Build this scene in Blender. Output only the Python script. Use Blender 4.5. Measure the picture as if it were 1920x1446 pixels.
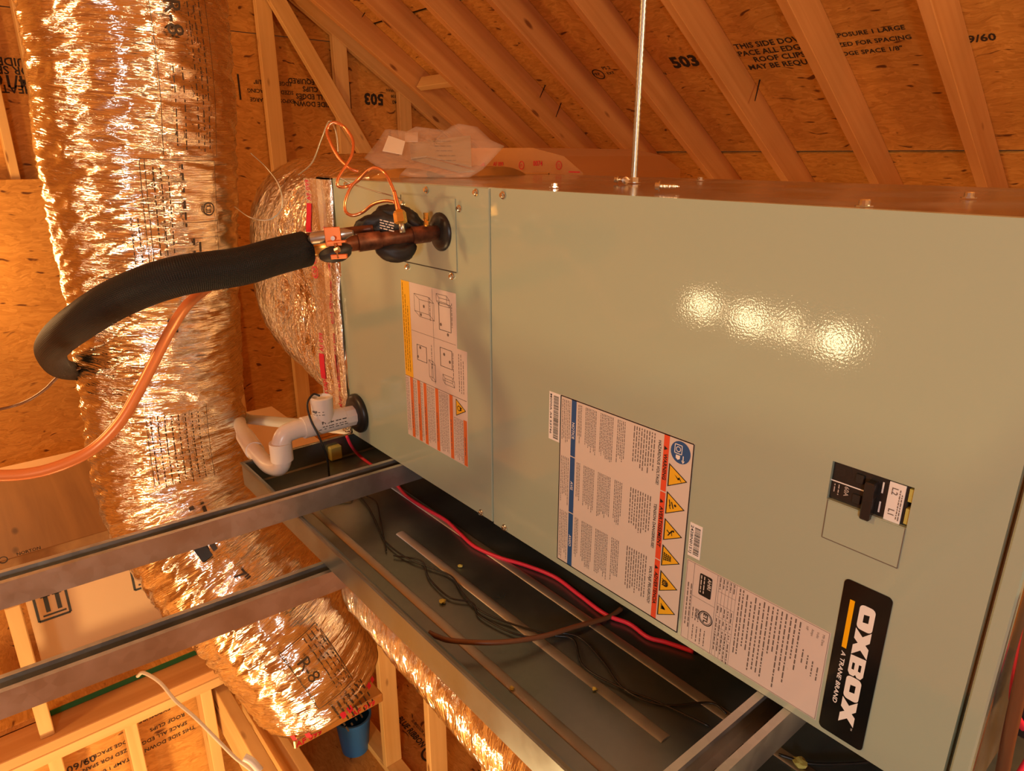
import bpy, bmesh, math, random
from mathutils import Vector, Matrix, noise
random.seed(7)
for o in list(bpy.data.objects): bpy.data.objects.remove(o)
scn = bpy.context.scene
COL = scn.collection
V = Vector
# ------------------------------------------------------------------ camera
FPX = 1283.0; PITCH = math.atan(433/1283.0); YAW = math.radians(39.68)
FH = V((-math.cos(YAW), math.sin(YAW), 0)); UP = V((0, 0, 1)); RIGHT = FH.cross(UP)
FWD = math.cos(PITCH)*FH - math.sin(PITCH)*UP
DWN = -math.cos(PITCH)*UP - math.sin(PITCH)*FH
CAM = V((0, -.615, .578))
cd = bpy.data.cameras.new('camera'); cam = bpy.data.objects.new('camera', cd); COL.objects.link(cam)
cd.sensor_width = 36; cd.lens = FPX/1920*36; cd.clip_start = .02; cd.clip_end = 60
M3 = Matrix((RIGHT, -DWN, -FWD)).transposed()
cam.matrix_world = Matrix.Translation(CAM) @ M3.to_4x4()
scn.camera = cam
# ------------------------------------------------------------------ world, lamps, exposure
vs = scn.view_settings
vs.view_transform = 'Standard'; vs.look = 'None'; vs.gamma = 1; vs.use_curve_mapping = False
vs.exposure = 0.55
w = bpy.data.worlds.new('attic_air'); scn.world = w; w.use_nodes = True
w.node_tree.nodes['Background'].inputs[0].default_value = (1, .62, .30, 1)
w.node_tree.nodes['Background'].inputs[1].default_value = .02
def lamp(name, loc, col, watts, radius):
    l = bpy.data.lights.new(name, 'POINT'); l.color = col; l.energy = watts; l.shadow_soft_size = radius
    o = bpy.data.objects.new(name, l); o.location = loc; COL.objects.link(o); return o
WARM = (1, .60, .25)
# a string of small work lamps along the far side of the attic, low down (its reflection shows in the cabinet door)
for lx, lz, sx, sy, roll in ((-2.15, -.205, .19, .085, .22), (-1.85, -.225, .19, .085, .24), (-1.643, -.225, .065, .115, 0), (-1.534, -.265, .035, .04, 0), (-1.39, -.24, .16, .12, .1)):
    l = bpy.data.lights.new('work_lamp', 'AREA'); l.shape = 'ELLIPSE'; l.size = sx; l.size_y = sy; l.color = (1, .70, .36); l.energy = 48*sx*sy
    o = bpy.data.objects.new('work_lamp', l); COL.objects.link(o); o.location = (lx, -2.5, lz); o.rotation_euler = (math.radians(97), roll, 0); o.rotation_mode = 'XYZ'
lamp('warm_main_light', (-1.7, -2.1, 1.5), WARM, 52, .12)  # unseen warm main light, added high to keep clear of the door reflection
lamp('left_lamp', (-3.6, -.92, .2), WARM, 22, .16)
lamp('near_lamp', (1.0, -1.75, .55), (.93, 1, .99), 41, .14)
lamp('high_lamp', (.6, .45, 1.0), (1, .66, .34), 46, .15)
lamp('lower_fill_light', (-1.0, -.35, -1.75), (1, .72, .38), 13, .10)  # unseen fill light added below the unit to brighten the lower floor and studs
lamp('lower_floor_lamp', (-1.2, -1.3, -1.9), (1, .70, .34), 60, .10)

# ------------------------------------------------------------------ helpers
def ray(px, py): return FWD + RIGHT*((px-960)/FPX) + DWN*((py-723)/FPX)
def at_x(px, py, x): r = ray(px, py); return CAM + r*((x-CAM.x)/r.x)
def at_y(px, py, y): r = ray(px, py); return CAM + r*((y-CAM.y)/r.y)
def at_z(px, py, z): r = ray(px, py); return CAM + r*((z-CAM.z)/r.z)
def at_d(px, py, d): return CAM + ray(px, py)*d

WO = {}                                            # world offset of every object (translation only)
def tag(o, label=None, cat=None, group=None, kind=None):
    if label: o['label'] = label
    if cat: o['category'] = cat
    if group: o['group'] = group
    if kind: o['kind'] = kind
    return o
def put(o, parent=None, loc=(0, 0, 0), rot=None):
    COL.objects.link(o); loc = V(loc)
    WO[o.name] = loc
    if parent: o.parent = parent; loc = loc - WO[parent.name]
    if rot is not None:
        m = rot.to_4x4(); m.translation = loc; o.matrix_local = m
    else: o.location = loc
    return o
def thing(name, loc, label, cat, group=None):
    o = bpy.data.objects.new(name, None); o.empty_display_size = .05
    put(o, None, loc); return tag(o, label, cat, group)
def setting(name):
    o = bpy.data.objects.new(name, None); put(o); o['kind'] = 'structure'; return o
def me_from(bm, name, mat, smooth=False):
    me = bpy.data.meshes.new(name); bm.normal_update(); bm.to_mesh(me); bm.free()
    if mat: me.materials.append(mat)
    if smooth:
        me.polygons.foreach_set('use_smooth', [True]*len(me.polygons))
    return me
def obj(name, bm, mat, parent=None, smooth=False, loc=(0, 0, 0), rot=None, auto=None):
    me = bm if isinstance(bm, bpy.types.Mesh) else me_from(bm, name, mat, smooth)
    o = bpy.data.objects.new(name, me)
    put(o, parent, loc, rot)
    if auto and hasattr(me, 'set_sharp_from_angle'): me.set_sharp_from_angle(angle=math.radians(auto))
    return o
def box(bm, x0, x1, y0, y1, z0, z1, bev=0.0):
    vs_ = [bm.verts.new((x, y, z)) for x in (x0, x1) for y in (y0, y1) for z in (z0, z1)]
    fs = [(0, 1, 3, 2), (4, 6, 7, 5), (0, 4, 5, 1), (2, 3, 7, 6), (0, 2, 6, 4), (1, 5, 7, 3)]
    F = [bm.faces.new([vs_[i] for i in f]) for f in fs]
    if bev:
        es = {e for f in F for e in f.edges}
        bmesh.ops.bevel(bm, geom=list(es), offset=bev, segments=1, affect='EDGES', profile=.5)
    return bm
def boxo(name, x0, x1, y0, y1, z0, z1, mat, parent=None, bev=0.0):
    return obj(name, box(bmesh.new(), x0, x1, y0, y1, z0, z1, bev), mat, parent)
def catmull(pts, n=12):
    P = [V(p) for p in pts]; P = [P[0]*2-P[1]] + P + [P[-1]*2-P[-2]]; out = []
    for i in range(1, len(P)-2):
        for k in range(n):
            t = k/n; a, b, c, d = P[i-1], P[i], P[i+1], P[i+2]
            out.append(.5*((2*b)+(c-a)*t+(2*a-5*b+4*c-d)*t*t+(3*b-a-3*c+d)*t**3))
    out.append(P[-2]); return out
def frames(path):
    T = [(path[min(i+1, len(path)-1)]-path[max(i-1, 0)]).normalized() for i in range(len(path))]
    a = V((0, 0, 1)) if abs(T[0].z) < .9 else V((1, 0, 0))
    n = (a-T[0]*a.dot(T[0])).normalized(); N = [n]
    for i in range(1, len(T)):
        n = T[i-1].rotation_difference(T[i]) @ N[-1]; n = (n-T[i]*n.dot(T[i])).normalized(); N.append(n)
    return T, N, [t.cross(n) for t, n in zip(T, N)]
def resample(path, step):
    L = [0]
    for i in range(1, len(path)): L.append(L[-1]+(path[i]-path[i-1]).length)
    n = max(2, int(L[-1]/step)); out = []; j = 0
    for k in range(n+1):
        s = L[-1]*k/n
        while j < len(L)-2 and L[j+1] < s: j += 1
        t = (s-L[j])/max(1e-9, L[j+1]-L[j]); out.append(path[j].lerp(path[j+1], min(1, max(0, t))))
    return out
def tube(path, rad, seg=12, caps=True, disp=None, bm=None, shape=None):
    """sweep a circle along path; rad number or f(t); disp(a, s, t) radial offset; uv u=angle v=metres"""
    bm = bm or bmesh.new(); uvl = bm.loops.layers.uv.verify()
    T, N, B = frames(path); rings = []; s = 0; n = len(path); S = []
    for i, p in enumerate(path):
        if i: s += (p-path[i-1]).length
        S.append(s); t = i/(n-1); r0 = rad(t) if callable(rad) else rad; ring = []
        for k in range(seg):
            a = 2*math.pi*k/seg; r = r0
            if shape: r *= shape(a, t)
            if disp: r += disp(a, s, t)
            ring.append(bm.verts.new(p+(N[i]*math.cos(a)+B[i]*math.sin(a))*r))
        rings.append(ring)
    for i in range(n-1):
        for k in range(seg):
            k2 = (k+1) % seg
            f = bm.faces.new((rings[i][k], rings[i][k2], rings[i+1][k2], rings[i+1][k]))
            for lp, uv in zip(f.loops, ((k, S[i]), (k+1, S[i]), (k+1, S[i+1]), (k, S[i+1]))):
                lp[uvl].uv = (uv[0]/seg, uv[1])
    if caps:
        bm.faces.new(rings[0][::-1]); bm.faces.new(rings[-1])
    return bm
def wire(name, pts, r, mat, parent=None, seg=8, n=10):
    return obj(name, tube(catmull(pts, n), r, seg), mat, parent, True)
def cyl(bm, p0, p1, r0, r1=None, seg=20):
    p0, p1 = V(p0), V(p1)
    return tube([p0, p0.lerp(p1, .5), p1], (lambda t: r0+(r1-r0)*t) if r1 is not None else r0, seg, True, bm=bm)
def lathe(profile, seg=24, bm=None, mat4=None):
    """profile [(r, h)] about local z, mat4 places it"""
    bm = bm or bmesh.new(); mat4 = mat4 or Matrix.Identity(4); rings = []
    for r, h in profile:
        rings.append([bm.verts.new(mat4 @ V((max(r, 1e-5)*math.cos(2*math.pi*k/seg), max(r, 1e-5)*math.sin(2*math.pi*k/seg), h))) for k in range(seg)])
    for a, b in zip(rings, rings[1:]):
        for k in range(seg): bm.faces.new((a[k], a[(k+1) % seg], b[(k+1) % seg], b[k]))
    bm.faces.new(rings[0][::-1]); bm.faces.new(rings[-1]); return bm
def align(o, zdir):
    z = V(zdir).normalized(); x = V((1, 0, 0)) if abs(z.x) < .9 else V((0, 1, 0))
    x = (x-z*x.dot(z)).normalized(); y = z.cross(x)
    m = Matrix((x, y, z)).transposed().to_4x4(); m.translation = V(o); return m
# ------------------------------------------------------------------ materials
def mat(name):
    m = bpy.data.materials.new(name); m.use_nodes = True; nt = m.node_tree
    b = nt.nodes['Principled BSDF']
    def N(t, **kw):
        n = nt.nodes.new(t)
        for k, v in kw.items(): setattr(n, k, v)
        return n
    return m, nt, b, N, nt.links.new
def plain(name, col, rough=.5, metal=0.0, spec=.5, **kw):
    m, nt, b, N, L = mat(name)
    b.inputs['Base Color'].default_value = (*col, 1); b.inputs['Roughness'].default_value = rough
    b.inputs['Metallic'].default_value = metal; b.inputs['Specular IOR Level'].default_value = spec
    for k, v in kw.items(): b.inputs[k].default_value = v
    # slight unevenness of the gloss so that nothing is a bare constant
    nz = N('ShaderNodeTexNoise'); nz.inputs['Scale'].default_value = 35
    mr = N('ShaderNodeMapRange'); mr.inputs[3].default_value = max(0, rough-.06); mr.inputs[4].default_value = min(1, rough+.06)
    tc = N('ShaderNodeTexCoord'); L(tc.outputs['Object'], nz.inputs['Vector']); L(nz.outputs[0], mr.inputs[0]); L(mr.outputs[0], b.inputs['Roughness'])
    return m
def ramp(N, stops):
    r = N('ShaderNodeValToRGB'); e = r.color_ramp.elements
    while len(e) < len(stops): e.new(.5)
    for x, (p, c) in zip(e, stops): x.position = p; x.color = (*c, 1)
    return r
def osb(name, tint=(1, 1, 1), seed=0.0):
    m, nt, b, N, L = mat(name)
    tc = N('ShaderNodeTexCoord'); oi = N('ShaderNodeObjectInfo')
    add = N('ShaderNodeVectorMath', operation='ADD'); mul = N('ShaderNodeVectorMath', operation='SCALE'); mul.inputs[3].default_value = 37.0
    comb = N('ShaderNodeCombineXYZ'); L(oi.outputs['Random'], comb.inputs[0]); L(oi.outputs['Random'], comb.inputs[1]); comb.inputs[2].default_value = seed
    L(comb.outputs[0], mul.inputs[0]); L(tc.outputs['Object'], add.inputs[0]); L(mul.outputs[0], add.inputs[1])
    wn = N('ShaderNodeTexNoise'); wn.inputs['Scale'].default_value = 5; wn.inputs['Detail'].default_value = 2; L(add.outputs[0], wn.inputs['Vector'])
    wm = N('ShaderNodeVectorMath', operation='MULTIPLY_ADD'); wm.inputs[1].default_value = (.14, .14, .14); L(wn.outputs['Color'], wm.inputs[0]); L(add.outputs[0], wm.inputs[2])
    vals = []
    for ang, sc in ((.15, (11, 52, 52)), (-.5, (14, 64, 64)), (.8, (17, 75, 75))):
        mp = N('ShaderNodeMapping'); mp.inputs['Rotation'].default_value = (0, 0, ang); mp.inputs['Scale'].default_value = sc
        L(wm.outputs[0], mp.inputs[0]); v = N('ShaderNodeTexVoronoi'); v.inputs['Scale'].default_value = 1; v.inputs['Randomness'].default_value = 1
        L(mp.outputs[0], v.inputs['Vector']); vals.append(v)
    sel = N('ShaderNodeTexNoise'); sel.inputs['Scale'].default_value = 14; sel.inputs['Detail'].default_value = 3; L(add.outputs[0], sel.inputs['Vector'])
    def sep(v): s = N('ShaderNodeSeparateColor'); L(v.outputs['Color'], s.inputs[0]); return s.outputs[0]
    st = N('ShaderNodeMath', operation='GREATER_THAN'); st.inputs[1].default_value = .5; L(sel.outputs[0], st.inputs[0])
    mx = N('ShaderNodeMix'); L(st.outputs[0], mx.inputs[0]); L(sep(vals[0]), mx.inputs[2]); L(sep(vals[1]), mx.inputs[3])
    st2 = N('ShaderNodeMath', operation='GREATER_THAN'); st2.inputs[1].default_value = .56; L(sel.outputs[1], st2.inputs[0]) if False else L(wn.outputs[0], st2.inputs[0])
    mx2 = N('ShaderNodeMix'); L(st2.outputs[0], mx2.inputs[0]); L(mx.outputs[0], mx2.inputs[2]); L(sep(vals[2]), mx2.inputs[3])
    gr = N('ShaderNodeMapping'); gr.inputs['Scale'].default_value = (16, 170, 170); gr.inputs['Rotation'].default_value = (0, 0, .12); L(wm.outputs[0], gr.inputs[0])
    gn = N('ShaderNodeTexNoise'); gn.inputs['Scale'].default_value = 1; gn.inputs['Detail'].default_value = 3; L(gr.outputs[0], gn.inputs['Vector'])
    ad = N('ShaderNodeMath', operation='MULTIPLY_ADD'); ad.inputs[1].default_value = .95; L(gn.outputs[0], ad.inputs[0])
    m5 = N('ShaderNodeMath', operation='MULTIPLY'); m5.inputs[1].default_value = .42; L(mx2.outputs[0], m5.inputs[0]); L(m5.outputs[0], ad.inputs[2])
    k = N('ShaderNodeMath', operation='MULTIPLY'); k.inputs[1].default_value = .72; L(ad.outputs[0], k.inputs[0])
    T = lambda c: tuple(a*t for a, t in zip(c, tint))
    cr = ramp(N, ((.12, T((.36, .145, .024))), (.32, T((.54, .24, .044))), (.62, T((.68, .325, .068))), (.92, T((.80, .43, .115)))))
    L(k.outputs[0], cr.inputs[0])
    # dark bark flecks
    fl = N('ShaderNodeMapping'); fl.inputs['Scale'].default_value = (10, 36, 36); fl.inputs['Rotation'].default_value = (0, 0, .35); L(wm.outputs[0], fl.inputs[0])
    fn = N('ShaderNodeTexNoise'); fn.inputs['Scale'].default_value = 1; fn.inputs['Detail'].default_value = 1.5; L(fl.outputs[0], fn.inputs['Vector'])
    fr = ramp(N, ((.67, (0, 0, 0)), (.73, (1, 1, 1)))); L(fn.outputs[0], fr.inputs[0])
    cm = N('ShaderNodeMix', data_type='RGBA'); L(fr.outputs[0], cm.inputs[0]); L(cr.outputs[0], cm.inputs[6]); cm.inputs[7].default_value = (*T((.15, .05, .012)), 1)
    # broad staining
    bn = N('ShaderNodeTexNoise'); bn.inputs['Scale'].default_value = 1.6; bn.inputs['Detail'].default_value = 2; L(add.outputs[0], bn.inputs['Vector'])
    br = N('ShaderNodeMapRange'); br.inputs[1].default_value = .3; br.inputs[2].default_value = .7; br.inputs[3].default_value = .82; br.inputs[4].default_value = 1.1; L(bn.outputs[0], br.inputs[0])
    vm = N('ShaderNodeVectorMath', operation='SCALE'); L(cm.outputs[2], vm.inputs[0]); L(br.outputs[0], vm.inputs[3])
    L(vm.outputs[0], b.inputs['Base Color']); b.inputs['Roughness'].default_value = .62; b.inputs['Specular IOR Level'].default_value = .3
    bp = N('ShaderNodeBump'); bp.inputs['Strength'].default_value = .35; bp.inputs['Distance'].default_value = .004; L(k.outputs[0], bp.inputs['Height']); L(bp.outputs[0], b.inputs['Normal'])
    return m
def pine(name, c0, c1, knots=True):
    m, nt, b, N, L = mat(name)
    tc = N('ShaderNodeTexCoord'); oi = N('ShaderNodeObjectInfo')
    add = N('ShaderNodeVectorMath', operation='ADD'); mul = N('ShaderNodeVectorMath', operation='SCALE'); mul.inputs[3].default_value = 23.0
    comb = N('ShaderNodeCombineXYZ'); L(oi.outputs['Random'], comb.inputs[0]); L(oi.outputs['Random'], comb.inputs[2])
    L(comb.outputs[0], mul.inputs[0]); L(tc.outputs['Object'], add.inputs[0]); L(mul.outputs[0], add.inputs[1])
    mp = N('ShaderNodeMapping'); mp.inputs['Scale'].default_value = (1.2, 26, 26); L(add.outputs[0], mp.inputs[0])
    n1 = N('ShaderNodeTexNoise'); n1.inputs['Scale'].default_value = 1; n1.inputs['Detail'].default_value = 4; n1.inputs['Distortion'].default_value = .6; L(mp.outputs[0], n1.inputs['Vector'])
    r1 = ramp(N, ((.3, c0), (.7, c1))); L(n1.outputs[0], r1.inputs[0])
    mp2 = N('ShaderNodeMapping'); mp2.inputs['Scale'].default_value = (3.2, 9.5, 9.5); L(add.outputs[0], mp2.inputs[0])
    vo = N('ShaderNodeTexVoronoi'); vo.inputs['Scale'].default_value = 1; L(mp2.outputs[0], vo.inputs['Vector'])
    r2 = ramp(N, ((.07, (1, 1, 1)), (.125, (0, 0, 0)))); L(vo.outputs['Distance'], r2.inputs[0])
    cm = N('ShaderNodeMix', data_type='RGBA'); L(r2.outputs[0], cm.inputs[0]); L(r1.outputs[0], cm.inputs[6]); cm.inputs[7].default_value = (c0[0]*.42, c0[1]*.33, c0[2]*.3, 1)
    bn = N('ShaderNodeTexNoise'); bn.inputs['Scale'].default_value = 2.5; L(add.outputs[0], bn.inputs['Vector'])
    br = N('ShaderNodeMapRange'); br.inputs[3].default_value = .82; br.inputs[4].default_value = 1.14; L(bn.outputs[0], br.inputs[0])
    vm = N('ShaderNodeVectorMath', operation='SCALE'); L(cm.outputs[2], vm.inputs[0]); L(br.outputs[0], vm.inputs[3])
    L(vm.outputs[0], b.inputs['Base Color']); b.inputs['Roughness'].default_value = .6; b.inputs['Specular IOR Level'].default_value = .3
    bp = N('ShaderNodeBump'); bp.inputs['Strength'].default_value = .15; bp.inputs['Distance'].default_value = .002; L(n1.outputs[0], bp.inputs['Height']); L(bp.outputs[0], b.inputs['Normal'])
    return m
def paint(name, col, rough):
    m, nt, b, N, L = mat(name)
    b.inputs['Base Color'].default_value = (*col, 1); b.inputs['Roughness'].default_value = rough; b.inputs['Specular IOR Level'].default_value = .75
    tc = N('ShaderNodeTexCoord'); n1 = N('ShaderNodeTexNoise'); n1.inputs['Scale'].default_value = 420; n1.inputs['Detail'].default_value = 1; L(tc.outputs['Object'], n1.inputs['Vector'])
    n2 = N('ShaderNodeTexNoise'); n2.inputs['Scale'].default_value = 5; n2.inputs['Detail'].default_value = 1; L(tc.outputs['Object'], n2.inputs['Vector'])
    b1 = N('ShaderNodeBump'); b1.inputs['Strength'].default_value = .05; b1.inputs['Distance'].default_value = .001; L(n1.outputs[0], b1.inputs['Height'])
    b2 = N('ShaderNodeBump'); b2.inputs['Strength'].default_value = .06; b2.inputs['Distance'].default_value = .02; L(n2.outputs[0], b2.inputs['Height']); L(b1.outputs[0], b2.inputs['Normal'])
    L(b2.outputs[0], b.inputs['Normal']); return m
def galv(name, col, rough, spangle=.12):
    m, nt, b, N, L = mat(name)
    tc = N('ShaderNodeTexCoord'); vo = N('ShaderNodeTexVoronoi'); vo.inputs['Scale'].default_value = 70; L(tc.outputs['Object'], vo.inputs['Vector'])
    n1 = N('ShaderNodeTexNoise'); n1.inputs['Scale'].default_value = 9; n1.inputs['Detail'].default_value = 4; L(tc.outputs['Object'], n1.inputs['Vector'])
    s = N('ShaderNodeSeparateColor'); L(vo.outputs['Color'], s.inputs[0])
    a = N('ShaderNodeMath', operation='MULTIPLY_ADD'); a.inputs[1].default_value = spangle; L(s.outputs[0], a.inputs[0]); L(n1.outputs[0], a.inputs[2])
    r = ramp(N, ((.35, tuple(c*.82 for c in col)), (.75, tuple(min(1, c*1.12) for c in col)))); L(a.outputs[0], r.inputs[0]); L(r.outputs[0], b.inputs['Base Color'])
    mr = N('ShaderNodeMapRange'); mr.inputs[1].default_value = .3; mr.inputs[2].default_value = .8; mr.inputs[3].default_value = rough-.08; mr.inputs[4].default_value = rough+.1; L(a.outputs[0], mr.inputs[0]); L(mr.outputs[0], b.inputs['Roughness'])
    b.inputs['Metallic'].default_value = .9; return m
def foil(name, col, rough, bump=.6, scale=(9, 60)):
    m, nt, b, N, L = mat(name)
    b.inputs['Base Color'].default_value = (*col, 1); b.inputs['Metallic'].default_value = 1; b.inputs['Roughness'].default_value = rough
    tc = N('ShaderNodeTexCoord'); h = []
    for sc, sd in (((scale[0], scale[1], 1), 0), ((scale[0]*3.1, scale[1]*1.9, 1), 7)):
        mp = N('ShaderNodeMapping'); mp.inputs['Scale'].default_value = sc; mp.inputs['Location'].default_value = (0, 0, sd); mp.inputs['Rotation'].default_value = (0, 0, .08); L(tc.outputs['UV'], mp.inputs[0])
        n = N('ShaderNodeTexNoise'); n.inputs['Scale'].default_value = 1; n.inputs['Detail'].default_value = 3; n.inputs['Distortion'].default_value = .5; L(mp.outputs[0], n.inputs['Vector'])
        a = N('ShaderNodeMath', operation='SUBTRACT'); a.inputs[1].default_value = .5; L(n.outputs[0], a.inputs[0])
        ab = N('ShaderNodeMath', operation='ABSOLUTE'); L(a.outputs[0], ab.inputs[0]); h.append(ab)
    ad = N('ShaderNodeMath', operation='ADD'); L(h[0].outputs[0], ad.inputs[0]); L(h[1].outputs[0], ad.inputs[1])
    bp = N('ShaderNodeBump'); bp.inputs['Strength'].default_value = bump; bp.inputs['Distance'].default_value = .012; L(ad.outputs[0], bp.inputs['Height']); L(bp.outputs[0], b.inputs['Normal'])
    return m
def weave(name, col, rough):
    m, nt, b, N, L = mat(name)
    tc = N('ShaderNodeTexCoord'); mp = N('ShaderNodeMapping'); mp.inputs['Scale'].default_value = (70, 420, 1); L(tc.outputs['UV'], mp.inputs[0])
    s = N('ShaderNodeSeparateXYZ'); L(mp.outputs[0], s.inputs[0]); out = []
    for i in (0, 1):
        mu = N('ShaderNodeMath', operation='MULTIPLY'); mu.inputs[1].default_value = 2*math.pi; L(s.outputs[i], mu.inputs[0])
        si = N('ShaderNodeMath', operation='SINE'); L(mu.outputs[0], si.inputs[0]); out.append(si)
    ad = N('ShaderNodeMath', operation='MAXIMUM'); L(out[0].outputs[0], ad.inputs[0]); L(out[1].outputs[0], ad.inputs[1])
    bp = N('ShaderNodeBump'); bp.inputs['Strength'].default_value = .6; bp.inputs['Distance'].default_value = .0007; L(ad.outputs[0], bp.inputs['Height']); L(bp.outputs[0], b.inputs['Normal'])
    b.inputs['Base Color'].default_value = (*col, 1); b.inputs['Roughness'].default_value = rough; b.inputs['Specular IOR Level'].default_value = .25; return m
def oxidised(name):
    m, nt, b, N, L = mat(name)
    tc = N('ShaderNodeTexCoord'); n = N('ShaderNodeTexNoise'); n.inputs['Scale'].default_value = 38; n.inputs['Detail'].default_value = 4; L(tc.outputs['Object'], n.inputs['Vector'])
    r = ramp(N, ((.32, (.05, .022, .014)), (.52, (.17, .065, .035)), (.72, (.42, .16, .08)))); L(n.outputs[0], r.inputs[0]); L(r.outputs[0], b.inputs['Base Color'])
    b.inputs['Metallic'].default_value = .6; b.inputs['Roughness'].default_value = .42; return m

M_OSB = osb('osb_sheathing'); M_OSBF = osb('osb_floor', (.86, .84, .9), 5)
M_PINE = pine('pine_lumber', (.60, .27, .075), (.72, .36, .12)); M_PINE2 = pine('pale_lumber', (.70, .40, .135), (.82, .52, .20))
M_BOARD = pine('brown_board', (.24, .11, .035), (.32, .155, .05))
M_PAINT = paint('sage_enamel', (.395, .465, .345), .06); M_PAINTTOP = paint('sage_enamel_top', (.42, .40, .28), .13)
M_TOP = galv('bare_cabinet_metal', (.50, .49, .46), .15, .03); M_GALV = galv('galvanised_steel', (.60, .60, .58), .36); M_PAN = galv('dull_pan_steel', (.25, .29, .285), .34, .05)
M_STRUTDARK = plain('strut_inside', (.16, .18, .19), .35, .85)
M_FOIL = foil('duct_foil', (.92, .90, .84), .13, .5, (6, 75)); M_FOIL2 = foil('plenum_foil', (.93, .84, .66), .2, .7, (30, 30)); M_TAPE = foil('tape_foil', (.93, .86, .72), .2, .25, (14, 30))
M_SLEEVE = weave('woven_black_sleeve', (.008, .0075, .007), .55)
M_RUBBER = plain('black_rubber', (.012, .012, .012), .4); M_PLASTIC = plain('black_plastic', (.02, .019, .018), .28)
M_WRAP = plain('black_pipe_wrap', (.014, .013, .012), .55)
M_COPPER = plain('bright_copper', (.86, .36, .16), .26, .92); M_TUBE = plain('orange_tube', (.75, .25, .075), .36, .35)
M_OXI = oxidised('heat_stained_copper'); M_HEAT = plain('straw_heated_copper', (.80, .48, .16), .32, .8)
M_BRASS = plain('brass', (.88, .55, .14), .26, .95); M_STEEL = plain('bright_steel', (.75, .74, .70), .2, 1); M_ROD = plain('zinc_rod', (.46, .44, .38), .34, .9)
M_PVC = plain('white_pvc', (.78, .72, .66), .3); M_PVCG = plain('dusty_pvc', (.62, .60, .56), .4)
M_WHITE = plain('white_label', (.86, .84, .80), .4); M_PINK = plain('pale_label_paper', (.70, .60, .53), .3); M_PINK2 = plain('tan_label_paper', (.70, .62, .54), .32)
M_INK = plain('black_ink', (.012, .011, .010), .5); M_GREYINK = plain('grey_ink', (.15, .12, .10), .5)
M_ORANGE = plain('orange_ink', (.70, .16, .03), .4); M_RED = plain('red_ink', (.80, .09, .03), .4); M_BLUE = plain('blue_ink', (.02, .09, .27), .4); M_YEL = plain('yellow_ink', (.86, .48, .02), .4)
M_LOGO = plain('badge_black', (.006, .006, .006), .18); M_AMBER = plain('badge_amber', (.95, .48, .0), .35)
M_CRIM = plain('crimson_tape_ink', (.72, .02, .05), .4)
M_REDW = plain('red_wire', (.80, .03, .07), .4); M_BLKW = plain('black_wire', (.01, .01, .01), .4); M_BRNW = plain('brown_wire', (.17, .07, .03), .35)
M_CARD = plain('cardboard', (.66, .42, .22), .7); M_GREEN = plain('green_edge_paint', (.02, .16, .045), .6); M_YFOAM = plain('yellow_foam', (.50, .45, .10), .7)
M_CREAM = plain('cream_cable', (.72, .58, .42), .45); M_BLUEP = plain('blue_plastic', (.03, .17, .55), .4)
M_OSTAMP = plain('stamp_ink', (.028, .018, .012), .8); M_PAPER = plain('leaflet_paper', (.44, .36, .26), .6)
def film(name):
    m, nt, b, N, L = mat(name)
    b.inputs['Base Color'].default_value = (.92, .80, .70, 1); b.inputs['Roughness'].default_value = .22
    tr = N('ShaderNodeBsdfTransparent'); tr.inputs[0].default_value = (.97, .93, .9, 1); mx = N('ShaderNodeMixShader'); mx.inputs[0].default_value = .22
    tc = N('ShaderNodeTexCoord'); n = N('ShaderNodeTexNoise'); n.inputs['Scale'].default_value = 22; n.inputs['Detail'].default_value = 3; L(tc.outputs['Object'], n.inputs['Vector'])
    bp = N('ShaderNodeBump'); bp.inputs['Strength'].default_value = .5; bp.inputs['Distance'].default_value = .01; L(n.outputs[0], bp.inputs['Height']); L(bp.outputs[0], b.inputs['Normal'])
    out = nt.nodes['Material Output']; L(tr.outputs[0], mx.inputs[1]); L(b.outputs[0], mx.inputs[2]); L(mx.outputs[0], out.inputs[0]); return m
M_FILM = film('clear_plastic_film')

# ------------------------------------------------------------------ lettering and flat print
class Frame:
    def __init__(s, o, ux, uy): s.o = V(o); s.ux = V(ux).normalized(); s.uy = V(uy).normalized(); s.n = s.ux.cross(s.uy)
    def P(s, u, v, w=0): return s.o + s.ux*u + s.uy*v + s.n*w
_tc = {}
def tmesh(s, bold=0.0):
    if (s, bold) not in _tc:
        c = bpy.data.curves.new('t', 'FONT'); c.body = s; c.size = 1; c.resolution_u = 2; c.offset = bold; c.space_character = 1+bold
        o = bpy.data.objects.new('t', c); me = bpy.data.meshes.new_from_object(o)
        vs_ = [tuple(v.co) for v in me.vertices]; fs = [tuple(p.vertices) for p in me.polygons]
        bpy.data.objects.remove(o); bpy.data.meshes.remove(me); bpy.data.curves.remove(c)
        _tc[(s, bold)] = (vs_, fs)
    return _tc[(s, bold)]
def text_into(bm, fr, s, u, v, h, width=None, bold=0.0, w=.0006, align_='L', slant=0.0, warp=None):
    vs_, fs = tmesh(s, bold)
    if not vs_: return
    x0 = min(p[0] for p in vs_); x1 = max(p[0] for p in vs_); k = h/.70
    kx = k if width is None else width/(x1-x0)
    off = {'L': 0, 'C': -(x1-x0)/2*kx, 'R': -(x1-x0)*kx}[align_]
    P = []
    for x, y, z in vs_:
        a, b_ = u+off+(x-x0)*kx+slant*y*k, v+y*k
        P.append(bm.verts.new(warp(a, b_) if warp else fr.P(a, b_, w)))
    for f in fs:
        try: bm.faces.new([P[i] for i in f])
        except ValueError: pass
def rect_into(bm, fr, u0, u1, v0, v1, w=.0005):
    bm.faces.new([bm.verts.new(fr.P(u, v, w)) for u, v in ((u0, v0), (u1, v0), (u1, v1), (u0, v1))])
def poly_into(bm, fr, pts, w=.0005): bm.faces.new([bm.verts.new(fr.P(u, v, w)) for u, v in pts])
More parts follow.
